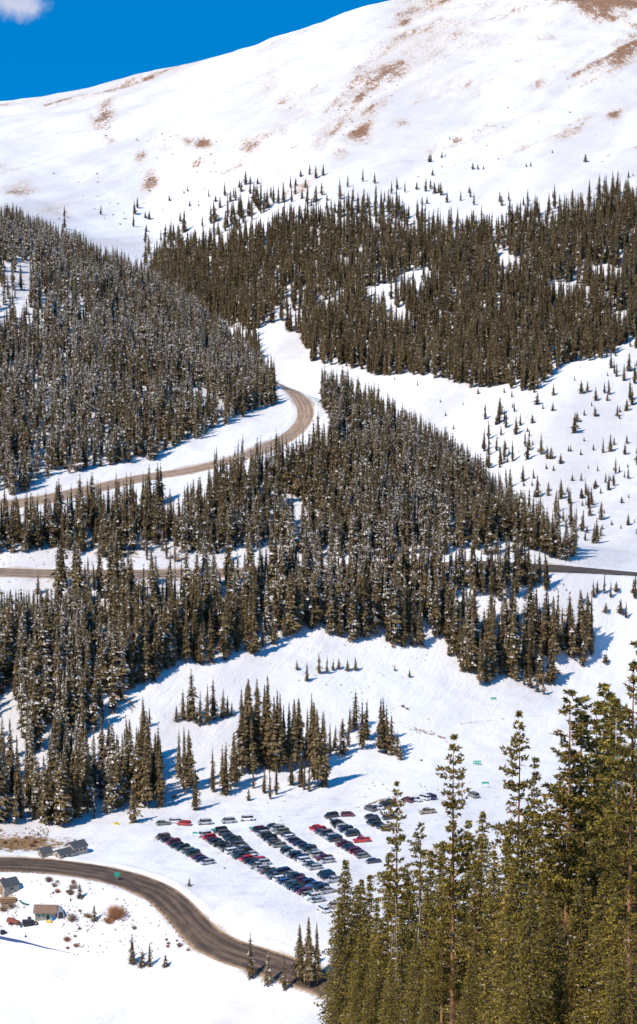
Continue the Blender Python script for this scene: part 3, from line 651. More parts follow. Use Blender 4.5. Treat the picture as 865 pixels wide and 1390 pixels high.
def ordn(i):
    if i < 20: return ORD[i]
    tens = ['twenty', 'thirty', 'forty', 'fifty', 'sixty'][(i+1)//10-2]; u = (i+1) % 10
    return ({'twenty': 'twentieth', 'thirty': 'thirtieth', 'forty': 'fortieth', 'fifty': 'fiftieth', 'sixty': 'sixtieth'}[tens]) if u == 0 else tens+'-'+ORD[u-1]
special = {(617,990): 'tall ragged olive conifer, its tip just left of the green sign',
           (705,958): 'tallest thin spire before the open snow, dark tufts spaced along it',
           (539,1055): 'ragged spire rising between the parked cars of the last row',
           (469,1163): 'slender spire with whip-thin tip beside the lowest parked cars',
           (864,866): 'huge ragged conifer cut by the right picture edge, reaching highest of all',
           (775,928): 'tufted conifer with broken crown left of a twin, above the right stand',
           (793,942): 'tufted conifer with bare orange lower trunk, right one of a twin pair',
           (727,1026): 'rounded bushy conifer just right of the tallest thin spire',
           (571,1112): 'low tufted conifer beside the spire that hides the parked cars',
           (820,925): 'dark dense spruce behind the right stand, pointed tip'}
rows_ = {'tall': [i for i in ftop if fgt[i][6] < 1100], 'middle': [i for i in ftop if 1100 <= fgt[i][6] < 1200], 'low': [i for i in ftop if fgt[i][6] >= 1200]}
lab = {}
for tier, idx in rows_.items():
    for n, i in enumerate(idx):
        k = (fgt[i][5], fgt[i][6]); kind = 'tufted conifer' if fgt[i][4] in (4, 5, 6) else 'bushy spruce'
        lab[i] = special.get(k) or '%s from the left among the %s near-stand trees, %s' % (ordn(n), {'tall': 'tallest', 'middle': 'middling', 'low': 'lowest'}[tier], kind)
for i, (X, Y, Zg, h, st, px, tp) in enumerate(fgt):
    _, me, tm, wm = NEAR[st]
    e_ = empty('conifer_tree', (X, Y, Zg), r_.uniform(0, 6.28), h)
    w = r_.uniform(1.0, 1.38)*(1.15 if h < 22 else 1.0); e_.scale = (h*w, h*w, h)
    tag(e_, lab[i], 'tree', 'olive conifers of the near stand')
    link('crown', me, e_); link('trunk', tm, e_)
# dead trunks inside the near stand
for (px, tp, Y, k, l) in [(527,1205,262,0,'grey dead trunk standing free of needles, leftmost of the near stand'),(541,1212,258,1,'pale broken trunk beside the leftmost grey snag'),(847,952,238,2,'tall silver dead trunk near the right picture edge'),(552,1218,256,0,'thin leaning tan dead trunk right of the pale broken one')]:
    X, Zt = unproj(px, tp, Y); Zg = Hs(X, Y); h = Zt-Zg
    e_ = empty('dead_tree', (X, Y, Zg), k*1.3, h); e_.rotation_euler[1] = (.02, -.01, .015, .05)[k] if px != 552 else .09
    tag(e_, l, 'dead tree', 'dead trunks in the near stand'); link('trunk', SNAG[k], e_)

for k, (px, py, hp) in enumerate([(232,790,60),(196,745,40),(474,742,40),(150,880,80),(238,795,60),(290,800,70),(515,835,85),(700,700,22),(425,770,60),(60,905,90),(610,800,60)]):
    q = hit([px], [py], H)[0]; h = hp*q[1]/F
    o = empty('dead_tree', q, k*1.1); o.scale = (h*1.3, h*1.3, h); o.scale = (h, h, h); tag(o, 'bare reddish dead trunk among the green spruces of the middle slopes', 'dead tree', 'dead trunks on the middle slopes'); link('trunk', SNAG2[k % 3], o)
# pick the individuals: the largest in the picture
info = []
for i, t in enumerate(trees):
    px, py = project(t[0], t[1], t[2]); hp = t[3]/t[1]*F
    vis = 3 < px < 862 and py-hp > 0
    info.append((hp if vis else -1, i, px, py))
LIMIT = 300-len(fgt)
listed = set(CL)
order = sorted(info, key=lambda a: -(a[0]+(8 if trees[a[1]][5] in listed and trees[a[1]][5] not in ('ridge_bits', 'meadow') else 0)))
chosen = [a for a in order[:LIMIT] if a[0] > 0]
chs = {a[1] for a in chosen}
desc = {'lower_left': ('snow-flecked spruce in the dense stand above the left lodge', 'spruces of the dense stand above the lodge'),
        'below_road': ('tall snow-flecked spruce in the belt just below the middle road', 'spruces of the belt below the middle road'),
        'spur': ('snow-dusted spruce in the belt between the two upper roads', 'spruces between the upper roads'),
        'left_hill': ('snow-laden spruce on the upper left hill', 'spruces on the upper left hill')}
cname = {'big_clump': 'big dark clump above the parking lot', 'clump_left': 'loose row just left of the big clump', 'centre_pair': 'little group right of the big clump', 'right_clump': 'small clump farthest right',
         'upper_row': 'line on the open snow slope', 'glade_clump': 'snowy clump above the big clump', 'hut_trees': 'few beside the brown roofed hut', 'bottom_row': 'small trees by the lower road', 'lot_edge': 'front of the left stand',
         'solo_low': 'two low ones before the big clump', 'tail': 'clumps above the green signs', 'meadow': 'trees scattered over the snow meadow', 'road_right': 'few below the middle road', 'ridge_bits': 'scatter at the treeline'}
bycl = {}
for a in chosen:
    z = trees[a[1]][5]
    if z in cname: bycl.setdefault(z, []).append(a)
lab2 = {}
for z, L in bycl.items():
    L.sort(key=lambda a: a[2])
    for n, a in enumerate(L): lab2[a[1]] = '%s dark spruce from the left in the %s' % (ordn(n), cname[z])
for hp, i, px, py in chosen:
    x, y, z, h, fr, zn = trees[i]
    lev = 0 if fr < .2 else (1 if fr < .42 else 2)
    c = [m for m in MIDT if m[0] == lev]; m_ = c[int(rng.integers(len(c)))]
    if zn in cname: l, g = lab2[i], 'spruces of the '+cname[zn]
    else: l, g = desc.get(zn, ('spruce in the forest', 'spruces in the forest'))
    o = empty('spruce_tree', (x, y, z), float(rng.uniform(0, 6.28))); w = h*rng.uniform(.8, 1.15)*(1.2 if h < 9 else 1); o.scale = (w, w, h)
    tag(o, l, 'tree', g); link('crown', m_[1], o); link('trunk', m_[2], o)
# the rest of the forest as one mass
protos = []
for i in range(14):
    lev = i % 4
    protos.append((lev, conifer_far(300+i, W=21, NB=6, rad=(.15, .175, .13, .165)[i % 4], snow=(.01, .11, .26, .42)[lev], start=.03, ragged=.5)))
TRK = trunk_far()
rest = [t for i, t in enumerate(trees) if i not in chs]
Vs, Ts, tis, sns, mis = [], [], [], [], []; off = 0
for t in rest:
    x, y, z, h, fr, zn = t
    lev = 0 if fr < .12 else (1 if fr < .38 else (2 if fr < .6 else 3))
    c = [p for p in protos if p[0] == lev]; V, T, ti, sn = c[int(rng.integers(len(c)))][1]
    a = rng.uniform(0, 6.28); ca, sa = math.cos(a), math.sin(a); w = h*rng.uniform(.72, 1.4)*(1.75 if h < 7 else (1.35 if h < 16 and zn in ('treeline', 'far_fringe', 'treeline_high', 'valley_scatter', 'meadow', 'ridge_bits', 'right_road') else 1))
    l1, l2 = rng.normal(0, .022, 2)
    V2 = np.column_stack([(V[:, 0]*ca-V[:, 1]*sa)*w+x+l1*V[:, 2]*h, (V[:, 0]*sa+V[:, 1]*ca)*w+y+l2*V[:, 2]*h, V[:, 2]*h+z-.1])
    tv = rng.uniform(-.38, .38)
    if rng.random() < .012: continue
    Vs.append(V2); Ts.append(T+off); tis.append(np.clip(ti+tv, 0, 1)); sns.append(sn); mis.append(np.zeros(len(T), int)); off += len(V2)
    V, T = TRK
    Vs.append(np.column_stack([V[:, 0]*h+x+l1*V[:, 2]*h, V[:, 1]*h+y+l2*V[:, 2]*h, V[:, 2]*h+z])); Ts.append(T+off); tis.append(np.zeros(len(T))); sns.append(np.zeros(len(T))); mis.append(np.ones(len(T), int)); off += len(V)
Vs = np.vstack(Vs); Ts = np.vstack(Ts)
print('trees', len(trees), 'faces', len(Ts))
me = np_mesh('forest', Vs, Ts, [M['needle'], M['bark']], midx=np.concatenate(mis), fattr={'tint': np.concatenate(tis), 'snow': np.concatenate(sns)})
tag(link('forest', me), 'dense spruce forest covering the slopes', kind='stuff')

# ------------------------------------------------------------------ bushes, stubble, stones
def bush_mesh(seed, n, m, spread=1.0):
    r = random.Random(seed); mb = MB()
    for k in range(n):
        a = r.uniform(0, 6.28); t = r.uniform(.1, 1.1)*spread; L = r.uniform(.5, 1)
        d = Vector((math.cos(a)*math.sin(t), math.sin(a)*math.sin(t), math.cos(t)))
        p = Vector((r.uniform(-.12, .12), r.uniform(-.12, .12), -.05)); q = p+d*L*.6; mb.bar(p, q, .012, .009, 3)
        for b in range(4):
            e2 = q+(d+Vector((r.uniform(-.6, .6), r.uniform(-.6, .6), r.uniform(-.2, .6)))).normalized()*L*.45; mb.bar(q, e2, .008, .003, 3)
    return mb.mesh('bush', [m])
BU = [bush_mesh(1, 190, M['twig_red']), bush_mesh(2, 90, M['twig']), bush_mesh(3, 100, M['twig'], 1.25)]
bushes = [(157,1247,8.0,0,'round rust red leafless bush right of the brown roofed hut'),(148,1253,4.0,0,'smaller rust red leafless bush at the foot of the round one'),(98,1250,5.0,1,'grey brown leafless bush between the hut and the rust bush'),(66,1197,3.8,1,'thin leafless bush just below the road, above the hut'),
          (62,1186,2.2,2,'leafless bush right of the guard posts'),(78,1198,1.8,1,'low leafless bush behind the small spruce'),(100,1206,3.8,2,'spindly bush beside the small spruce above the hut'),(92,1212,2.2,1,'short bush left of the small spruce above the hut'),(122,1246,2.4,2,'dark bush touching the spruce beside the rust bush'),
          (108,1262,1.8,1,'small bush below the grey brown bush'),(102,1272,1.5,1,'tiny bush on the open snow below the hut'),(92,1288,1.5,0,'tiny tan bush near the blue strip'),(228,1286,1.6,0,'dead tan bush beside the lower road end'),(240,1278,1.4,1,'twiggy bush left of the road bend'),
          (305,1179,.9,2,'dark low bush at the foot of the parked rows'),(547,960,2.2,1,'thin leafless bush on the open snow slope, upper one'),(553,963,1.8,2,'thin leafless bush on the snow slope, lower one'),(572,1033,1.5,1,'small leafless bush above the last parked row'),
          (375,1071,2.8,1,'snowy brown bush at the lower tip of the big clump'),(237,1083,2.5,2,'grey leafless bush by the loose row of spruces'),(5,1236,4.5,2,'dark twiggy heap behind the rusty trailer'),(16,1232,4.0,1,'brown twiggy heap left of the brown roofed hut'),
          (732,905,3.0,1,'bare shrub on the snow under the hanging clump'),(752,915,2.6,1,'bare shrub right of the hanging clump'),(715,925,3.0,2,'dark shrub at the tip of the hanging clump')]
rb = random.Random(12)
for k in range(34):
    a_, c_ = rb.choice([((55,100),(1183,1218)), ((84,120),(1235,1292)), ((130,235),(1215,1292)), ((0,30),(1192,1206)), ((240,330),(1268,1296)), ((0,60),(1128,1150))])
    bushes.append((rb.uniform(*a_), rb.uniform(*c_), rb.uniform(1.1, 3.0), rb.choice((0, 1, 2, 1)), 'small leafless bush on the snow beside the lower road'))
P = hit([b[0] for b in bushes], [b[1] for b in bushes], H)
for (px, py, s, k, l), (x, y, z) in zip(bushes, P):
    if np.isnan(x) or min(float(road_dist(np.array([x]), np.array([y]), Q)[0]) for Q in ROADS) < 1.5: continue
    o = link('leafless_bush', BU[k]); o.location = (x, y, z); o.scale = (s*.62, s*.62, s*.55); o.rotation_euler = (0, 0, px*1.7)
    tag(o, l, 'bush', 'leafless bushes on the snow')
# stubble of dead brush and small stones poking through the snow
def scatter(name, label, m, areas, seed, tri, smin, smax, fl):
    r = np.random.default_rng(seed); Vs, Ts = [], []; off = 0
    for poly, n, (y0, y1) in areas:
        pts = np.array(poly, float); bx = pts.min(0), pts.max(0); got = 0; tries = 0
        px = r.uniform(bx[0][0], bx[1][0], n*3); py = r.uniform(bx[0][1], bx[1][1], n*3); k = inside(px, py, poly); px, py = px[k][:n], py[k][:n]
        cl = fbm(px, py, 14, 2, seed); kk = cl > -.05; P = hit(px[kk], py[kk], H, y0, y1)
        for x, y, z in P:
            if np.isnan(x): continue
            s = r.uniform(smin, smax)*(1+(y > 1700)*1.6)
            if tri:
                for q in range(7):
                    a = r.uniform(0, 6.28); d = np.array([math.cos(a)*.5, math.sin(a)*.5, 1])*s*r.uniform(.5, 1); w = np.array([-math.sin(a), math.cos(a), 0])*s*.09
                    c = np.array([x, y, z])+r.uniform(-.3, .3, 3)*[s, s, 0]; Vs.append(np.array([c-w, c+w, c+d])); Ts.append(np.array([[0, 1, 2]])+off); off += 3
            else:
                o8 = np.array([(-1, 0, 0), (0, -1, 0), (1, 0, 0), (0, 1, 0), (0, 0, 1), (0, 0, -1)], float)*s*r.uniform(.5, 1.1, (6, 3))*[1, 1, fl]
                Vs.append(o8+[x, y, z+.1*s]); Ts.append(np.array([(0, 1, 4), (1, 2, 4), (2, 3, 4), (3, 0, 4), (1, 0, 5), (2, 1, 5), (3, 2, 5), (0, 3, 5)])+off); off += 6
    me = np_mesh(name, np.vstack(Vs), np.vstack(Ts), [m]); tag(link(name, me), label, kind='stuff')
M['stone'] = mat('stone', (.20, .115, .07), .9, (.5, .4))
M['stubble'] = mat('stubble', (.27, .18, .10), .9, (.5, .4))
scatter('brush_stubble', 'dead brush poking through the snow', M['stubble'], [([(-20,1128),(70,1122),(60,1150),(-20,1155)], 420, (640, 1000)), ([(60,1188),(230,1210),(270,1295),(90,1299)], 420, (640, 900)), ([(130,920),(190,910),(185,970),(150,965)], 160, (700, 1100)),
        ([(0,745),(420,740),(420,765),(0,770)], 260, (900, 1100)), ([(410,870),(620,880),(560,960),(420,930)], 60, (800, 1100)), ([(-20,1195),(60,1195),(60,1260),(-20,1260)], 260, (640, 900)), ([(480,1060),(640,1060),(640,1080),(480,1095)], 40, (700, 1000))], 5, True, .35, .95, 1)
scatter('scattered_stones', 'small stones and rocks showing through thin snow', M['stone'], [([(130,140),(150,140),(150,185),(125,185)], 70, (1700, 3300)), ([(195,225),(215,225),(212,262),(195,262)], 50, (1700, 3300)), ([(185,180),(350,180),(350,235),(185,235)], 90, (1700, 3300)),
        ([(480,80),(560,80),(500,200),(440,220)], 90, (1700, 3300)), ([(560,150),(865,100),(865,230),(560,250)], 36, (1700, 3300)), ([(60,230),(330,250),(200,330),(60,300)], 60, (1700, 3300)), ([(240,880),(600,880),(600,1060),(240,1060)], 60, (760, 1100)),
        ([(640,520),(865,480),(865,720),(690,680)], 60, (1050, 1700)), ([(180,1100),(600,1060),(600,1100),(180,1130)], 24, (700, 1000)), ([(130,745),(200,745),(200,765),(130,765)], 50, (900, 1100))], 9, False, .18, .55, .6)

# ------------------------------------------------------------------ cars
M['glass'] = mat('car_glass', (.015, .02, .03), .12, (1, .05))
M['tyre'] = mat('tyre', (.02, .02, .02), .85)
M['rim'] = mat('wheel_rim', (.35, .35, .36), .35, metal=.8)
M['lamp_w'] = mat('headlight_glass', (.75, .75, .75), .15); M['lamp_r'] = mat('tail_light', (.4, .01, .01), .25)
PAINT = {'black': (.012, .014, .02), 'dark grey': (.10, .105, .115), 'navy blue': (.02, .03, .075), 'dark green': (.022, .045, .038), 'silver': (.42, .43, .44), 'white': (.78, .79, .8), 'red': (.55, .012, .02), 'maroon': (.14, .01, .025), 'tan': (.34, .27, .18), 'blue': (.04, .11, .25), 'brown': (.14, .09, .06), 'grey green': (.20, .22, .18)}
PM = {k: mat('paint_'+k.replace(' ', '_'), v, .3, (2, .06), coat=1.0) for k, v in PAINT.items()}
def car_parts(kind):
    """returns list of (part name, mesh, paint?)"""
    D = {'sedan': dict(L=4.6, W=1.78, bel=.92, hood=.86, top=1.43, c0=-.95, c1=.55, c2=-1.95, c3=1.35),
         'suv': dict(L=4.7, W=1.88, bel=1.10, hood=1.02, top=1.76, c0=-1.1, c1=2.0, c2=-1.7, c3=2.22),
         'wagon': dict(L=4.6, W=1.78, bel=.96, hood=.88, top=1.52, c0=-.95, c1=1.85, c2=-1.75, c3=2.15),
         'pickup': dict(L=5.4, W=1.92, bel=1.12, hood=1.04, top=1.80, c0=-.75, c1=.65, c2=-1.35, c3=.85)}[kind]
    L, W, bel, hd, top = D['L']/2, D['W']/2, D['bel'], D['hood'], D['top']
    out = []; b = MB()
    wx = L*.63; wr = .34 if kind in ('sedan', 'wagon') else .38
    prof = [(-L, .38), (-wx-wr-.06, .3)]
    for a in range(0, 181, 30): prof.append((-wx-(wr+.05)*math.cos(R(a)), .34+(wr+.05)*math.sin(R(a))*.98))
    prof.append((wx-wr-.06, .3))
    for a in range(0, 181, 30): prof.append((wx-(wr+.05)*math.cos(R(a)), .34+(wr+.05)*math.sin(R(a))*.98))
    prof += [(L, .40), (L, .72)]
    if kind == 'sedan': prof += [(L-.08, bel-.02), (D['c3'], bel)]
    elif kind == 'pickup': prof += [(L-.02, bel), (D['c3']+.05, bel)]
    else: prof += [(L-.03, bel)]
    prof += [(D['c2'], bel), (D['c2']-.1, hd), (-L+.25, hd-.10), (-L+.03, hd-.24), (-L, .6)]
    b.prism(prof, -W, W)
    # roof panel with pillars
    t = .03; i = .16
    b.hexa([(D['c0'], -W+i, top-t), (D['c1'], -W+i, top-t), (D['c1'], W-i, top-t), (D['c0'], W-i, top-t), (D['c0']+.06, -W+i+.05, top+.025), (D['c1']-.06, -W+i+.05, top+.025), (D['c1']-.06, W-i-.05, top+.025), (D['c0']+.06, W-i-.05, top+.025)])
    for sy in (-1, 1):
        for (xa, xb, r) in ((D['c2'], D['c0'], .045), (D['c3'], D['c1'], .055), ((D['c0']+D['c1'])/2-.1, (D['c0']+D['c1'])/2-.1, .045)):
            b.bar((xa, sy*(W-.07), bel-.02), (xb, sy*(W-i), top-.01), r, r, 4)
    if kind == 'pickup':
        pass
    out.append(('body', b.mesh('body', [PM['black']], .025), True))
    def quad(nm, P): 
        g = MB(); c = Vector((0, 0, 1.2)); 
        nrm = (Vector(P[1])-Vector(P[0])).cross(Vector(P[2])-Vector(P[0])).normalized()*.03
        g.hexa([tuple(Vector(p)-nrm) for p in P]+[tuple(p) for p in P]); out.append((nm, g.mesh(nm, [M['glass']]), False))
    e = .03
    quad('windscreen', [(D['c2']+e, -W+.12, bel), (D['c2']+e, W-.12, bel), (D['c0'], W-i-.02, top-t), (D['c0'], -W+i+.02, top-t)])
    quad('rear_window', [(D['c3']-e, W-.12, bel), (D['c3']-e, -W+.12, bel), (D['c1'], -W+i+.02, top-t), (D['c1'], W-i-.02, top-t)])
    for sy in (-1, 1):
        P = [(D['c2']+.08, sy*(W-.08), bel), (D['c3']-.08, sy*(W-.08), bel), (D['c1'], sy*(W-i), top-t), (D['c0'], sy*(W-i), top-t)]
        quad('side_window', P if sy < 0 else P[::-1])
    for sx in (-1, 1):
        for sy in (-1, 1):
            w = MB(); y0, y1 = sy*(W-.22), sy*(W+.015)
            w.bar((sx*wx, y0, .34), (sx*wx, y1, .34), wr, wr, 14); w.bar((sx*wx, y1-.01*sy, .34), (sx*wx, y1+.012*sy, .34), wr*.58, wr*.5, 10, 1)
            out.append(('wheel', w.mesh('wheel', [M['tyre'], M['rim']]), False))
    for sy in (-1, 1):
        g = MB(); g.quadbox(-L-.015, -L+.15, sy*W*.78-.16, sy*W*.78+.16, .60, .74); out.append(('headlight', g.mesh('headlight', [M['lamp_w']]), False))
        g = MB(); g.quadbox(L-.1, L+.015, sy*W*.84-.11, sy*W*.84+.11, .66, .88); out.append(('tail_light', g.mesh('tail_light', [M['lamp_r']]), False))
    if kind == 'pickup':
        g = MB(); x0, x1 = D['c3']+.12, L-.08
        g.quadbox(x0, x1, -W+.09, W-.09, bel-.06, bel+.004); out.append(('load_bed', g.mesh('load_bed', [M['tyre']]), False))
        g = MB()
        for sy in (-1, 1): g.quadbox(x0-.04, L-.02, sy*(W-.05)-.04, sy*(W-.05)+.04, bel-.02, bel+.10)
        g.quadbox(L-.1, L-.02, -W+.1, W-.1, bel-.02, bel+.10); out.append(('side_rail', g.mesh('side_rail', [PM['black']]), True))
    return out
CARS = {k: car_parts(k) for k in ('sedan', 'suv', 'wagon', 'pickup')}
painted = {}
def place_car(kind, colour, x, y, rz, label, group):
    z = Hs(x, y)
    # seat the car on the sloping lot
    c, s = math.cos(rz), math.sin(rz)
    f = Vector((4*c, 4*s, Hs(x+2*c, y+2*s)-Hs(x-2*c, y-2*s))).normalized(); l = Vector((-2*s, 2*c, Hs(x-s, y+c)-Hs(x+s, y-c))).normalized()
    up = f.cross(l).normalized(); l = up.cross(f)
    o = empty('pickup_truck' if kind == 'pickup' else {'sedan': 'sedan_car', 'suv': 'utility_car', 'wagon': 'estate_car'}[kind], (x, y, z-.02))
    from mathutils import Matrix
    o.rotation_euler = Matrix((f, l, up)).transposed().to_euler()
    tag(o, label, 'car' if kind != 'pickup' else 'pickup truck', group)
    for nm, me, p in CARS[kind]:
        if p:
            key = (kind, nm, colour)
            if key not in painted:
                m2 = me.copy(); m2.materials[0] = PM[colour]; painted[key] = m2
            me = painted[key]
        link(nm, me, o)
dk = ['black', 'dark grey', 'navy blue', 'dark green']
B, G_, NV, DG, SV, WH, RD, MR, TN, BL, BR, GG = 'black', 'dark grey', 'navy blue', 'dark green', 'silver', 'white', 'red', 'maroon', 'tan', 'blue', 'brown', 'grey green'
# rows: name, first (px,py), last (px,py), colours from the far end to the near end
ROWS = [
 ('leftmost row', (221,1139), (282,1173), [BR, B, MR, B, DG, GG, DG, MR, NV, SV]),
 ('second row, left', (277,1136), (432,1224), [WH, RD, MR, B, DG, B, G_, WH, G_, DG, RD, B, B, SV, SV, BR, DG, G_, WH, BL, G_, DG, NV, MR, GG, WH, SV]),
 ('second row, upper right', (300,1130), (357,1174), [B, G_, DG, DG, B, G_, SV, B, SV, WH, RD, SV]),
 ('second row, lower right', (386,1185), (445,1212), [NV, GG, B, MR, NV, BL, B, SV]),
 ('third row, upper left', (350,1128), (379,1150), [MR, B, SV, DG, B, G_, BR, GG]),
 ('third row, middle left', (392,1158), (429,1180), [DG, SV, B, NV, WH, WH, DG, SV]),
 ('third row, lower left', (440,1189), (454,1197), [DG, B, B, SV]),
 ('third row, right', (371,1124), (446,1171), [DG, SV, GG, NV, WH, NV, NV, B, DG, GG, SV, MR, SV]),
 ('fourth row, upper left', (429,1126), (455,1142), [RD, RD, G_, G_, DG, SV, B]),
 ('fourth row, lower left', (466,1148), (494,1164), [MR, DG, B, MR, MR, GG]),
 ('fourth row, right', (454,1117), (480,1135), [WH, B, DG, SV, NV, GG, B]),
 ('last row, left', (506,1118), (526,1127), [B, DG, NV, TN]),
]
kinds = ['suv', 'sedan', 'wagon', 'suv', 'wagon', 'pickup', 'suv', 'sedan']
kn = {'suv': 'sport utility car', 'sedan': 'sedan', 'wagon': 'estate car', 'pickup': 'pickup truck'}
rc = random.Random(3)
ncar = 0
for name, a, b, cols in ROWS:
    P = hit([a[0], b[0]], [a[1], b[1]], H_base); d = P[1]-P[0]; n = len(cols); L = math.hypot(d[0], d[1])
    ang = math.atan2(d[1], d[0])+math.pi/2
    step = L/max(1, n-1)
    print(name, 'pitch %.2f angle %.0f' % (step, math.degrees(ang)))
    for i, c in enumerate(cols):
        t = i/max(1, n-1); kd = kinds[rc.randrange(len(kinds))]
        if c == RD: kd = ['sedan', 'wagon', 'suv'][i % 3]
        x = P[0][0]+d[0]*t+rc.uniform(-.35, .35)*math.cos(ang); y = P[0][1]+d[1]*t+rc.uniform(-.35, .35)*math.sin(ang)
        lbl = '%s %s, %s from the top of the %s' % (c, kn[kd], ordn(i), name)
        place_car(kd, c, x, y, ang+rc.uniform(-.035, .035)+(math.pi if rc.random() < .3 else 0), lbl, 'cars parked in the '+name); ncar += 1
SING = [(237,1117,'wagon',WH,4,'white snow-covered estate car parked behind the red one'),(250,1120,'wagon',RD,-6,'red estate car alone beside the white snow-covered one'),(221,1120,'sedan',GG,10,'dark grey green sedan buried in snow above the leftmost row'),
        (278,1119,'suv',SV,6,'silver sport utility car alone above the gap between the first rows'),(310,1117,'suv',SV,8,'silver sport utility car between another silver one and a white one'),(335,1114,'suv',WH,4,'white sport utility car alone above the third row'),
        (450,1110,'suv',B,14,'black sport utility car standing behind the fourth row'),(472,1108,'wagon',MR,184,'maroon hatchback facing right beside a black utility car'),(491,1143,'pickup',RD,6,'bright red pickup truck at the end of the fourth row'),
        (503,1100,'suv',G_,-22,'dark grey utility car, leftmost along the upper fence line'),(514,1098,'sedan',WH,-22,'white sedan second along the upper fence line'),(522,1095,'suv',B,-22,'black utility car beside a white sedan on the upper fence line'),(530,1092,'suv',NV,-22,'navy utility car just left of the near spire'),
        (554,1088,'wagon',MR,-22,'dark maroon car peeking out right of the near spire'),(565,1087,'sedan',WH,-22,'white sedan between the maroon and the other white car'),(576,1085,'suv',WH,-22,'white utility car beside the navy one, far row end'),(584,1084,'suv',NV,-22,'navy utility car at the far right row end'),
        (580,1104,'pickup',TN,8,'tan pickup truck alone before the far row'),(643,1081,'suv',GG,-28,'olive grey utility car alone near the green sign'),(504,1111,'sedan',NV,10,'navy sedan left of the near spire, third tier'),(528,1112,'wagon',NV,10,'navy estate car half hidden by the near spire'),
        (507,1171,'sedan',NV,10,'navy sedan alone at the low end of the fourth row'),(439,1237,'suv',WH,-28,'white utility car lowest and apart from the rows'),(455,1232,'suv',TN,4,'tan utility car beside the lowest white one'),(446,1131,'suv',B,15,'black utility car behind the two red ones')]
P = hit([s_[0] for s_ in SING], [s_[1] for s_ in SING], H_base)
for (px, py, kd, c, rz, l), p in zip(SING[:-1], P[:-1]):
    place_car(kd, c, p[0], p[1], R(rz*2.2 if abs(rz) < 90 else rz), l, 'single cars around the parking lot'); ncar += 1
print('cars', ncar)

# ------------------------------------------------------------------ buildings
M['roof_grey'] = mat('roof_grey', (.065, .067, .07), .7, (2, .25), bump=.3); M['roof_brown'] = mat('roof_brown', (.20, .12, .075), .8, (1.5, .2), bump=.3)
M['wall_white'] = mat('wall_pale', (.40, .345, .28), .8, (1.5, .25)); M['wood'] = mat('wood_brown', (.28, .16, .08), .8, (3, .3), bump=.3); M['trim'] = mat('green_trim', (.03, .16, .12), .6)
M['pane'] = mat('pane_dark', (.03, .04, .05), .1); M['dark'] = mat('dark_metal', (.03, .03, .04), .5, metal=.3); M['rust'] = mat('rust_red', (.26, .07, .04), .8, (3, .3))
M['yellow'] = mat('yellow_plastic', (.75, .5, .02), .5); M['bluep'] = mat('blue_plastic', (.01, .20, .50), .5); M['green'] = mat('green_sign', (.0, .30, .19), .45); M['steel'] = mat('galvanised', (.42, .43, .44), .5, metal=.6)
M['whitepaint'] = mat('white_paint', (.8, .8, .8), .5); M['blue_shade_base'] = mat('blue_shade_and_base', (.03, .06, .17), .7); M['greym'] = mat('grey_panel', (.22, .24, .27), .6)  # the dark blue serves the painted shadow strip and the marker post base
def gable(root, L, W, wh, rr, x=0, y=0, z=0, roofm='roof_grey', wallm='wall_white', over=.35, sub=''):
    """long axis along local x"""
    w = MB(); b = len(w.v)
    w.quadbox(x-L/2, x+L/2, y-W/2, y+W/2, z-1.2, z+wh)
    for sx in (-1, 1):
        X = x+sx*L/2
        w.prism([(0, 0)], 0, 0) if False else None
        P = [(X-.02*sx, y-W/2, z+wh-.001), (X-.02*sx, y+W/2, z+wh-.001), (X-.02*sx, y, z+wh+rr)]
        Q = [(p[0]-.15*sx, p[1], p[2]) for p in P]; i = len(w.v); w.v += P+Q
        w.f += [(i, i+1, i+2), (i+5, i+4, i+3), (i, i+2, i+5, i+3), (i+1, i+4, i+5, i+2)]; w.m += [0]*4
    wo = w.build('wall', M[wallm], root)
    r = MB(); sl = rr/(W/2); t = .14
    for sy in (-1, 1):
        e0 = (y+sy*(W/2+over)); ze = z+wh-over*sl
        r.hexa([(x-L/2-over, y, z+wh+rr+.03), (x+L/2+over, y, z+wh+rr+.03), (x+L/2+over, e0, ze+.03), (x-L/2-over, e0, ze+.03),
                (x-L/2-over, y, z+wh+rr+.03+t), (x+L/2+over, y, z+wh+rr+.03+t), (x+L/2+over, e0, ze+.03+t), (x-L/2-over, e0, ze+.03+t)])
    ro = r.build('roof', M[roofm], root)
    return wo, ro
def box_part(nm, m, root, x0, x1, y0, y1, z0, z1, bevel=0):
    b = MB(); b.quadbox(x0, x1, y0, y1, z0, z1); return b.build(nm, M[m], root, bevel)
def at(px, py): return hit([px], [py], H)[0]
# lodge: two joined gabled wings, the farther one taller
p = at(93, 1161); lo = empty('lodge', p, R(42), .82); tag(lo, 'long pale lodge with stepped dark grey gable roofs above the road', 'building')
gable(lo, 6.6, 5.0, 1.7, 1.3, -2.2, 0, 0); gable(lo, 6.4, 5.4, 2.9, 1.6, 4.2, .6, .1)
for i, x in enumerate((-3.6, -1.4)): f_ = box_part('window', 'pane', lo, x-.4, x+.4, -2.56, -2.49, .5, 1.2); box_part('frame', 'whitepaint', f_, x-.48, x+.48, -2.53, -2.502, .42, .5)
for i, x in enumerate((2.6, 4.4, 6.1)): f_ = box_part('window', 'pane', lo, x-.45, x+.45, -2.16, -2.09, 1.4, 2.2); box_part('frame', 'whitepaint', f_, x-.53, x+.53, -2.13, -2.102, 1.32, 1.4)
box_part('door', 'wood', lo, -5.56, -5.49, -.5, .5, -.1, 1.7)
b = MB(); b.quadbox(3.2, 3.8, .3, .9, 4.2, 5.3); b.build('chimney', M['stone'], lo)
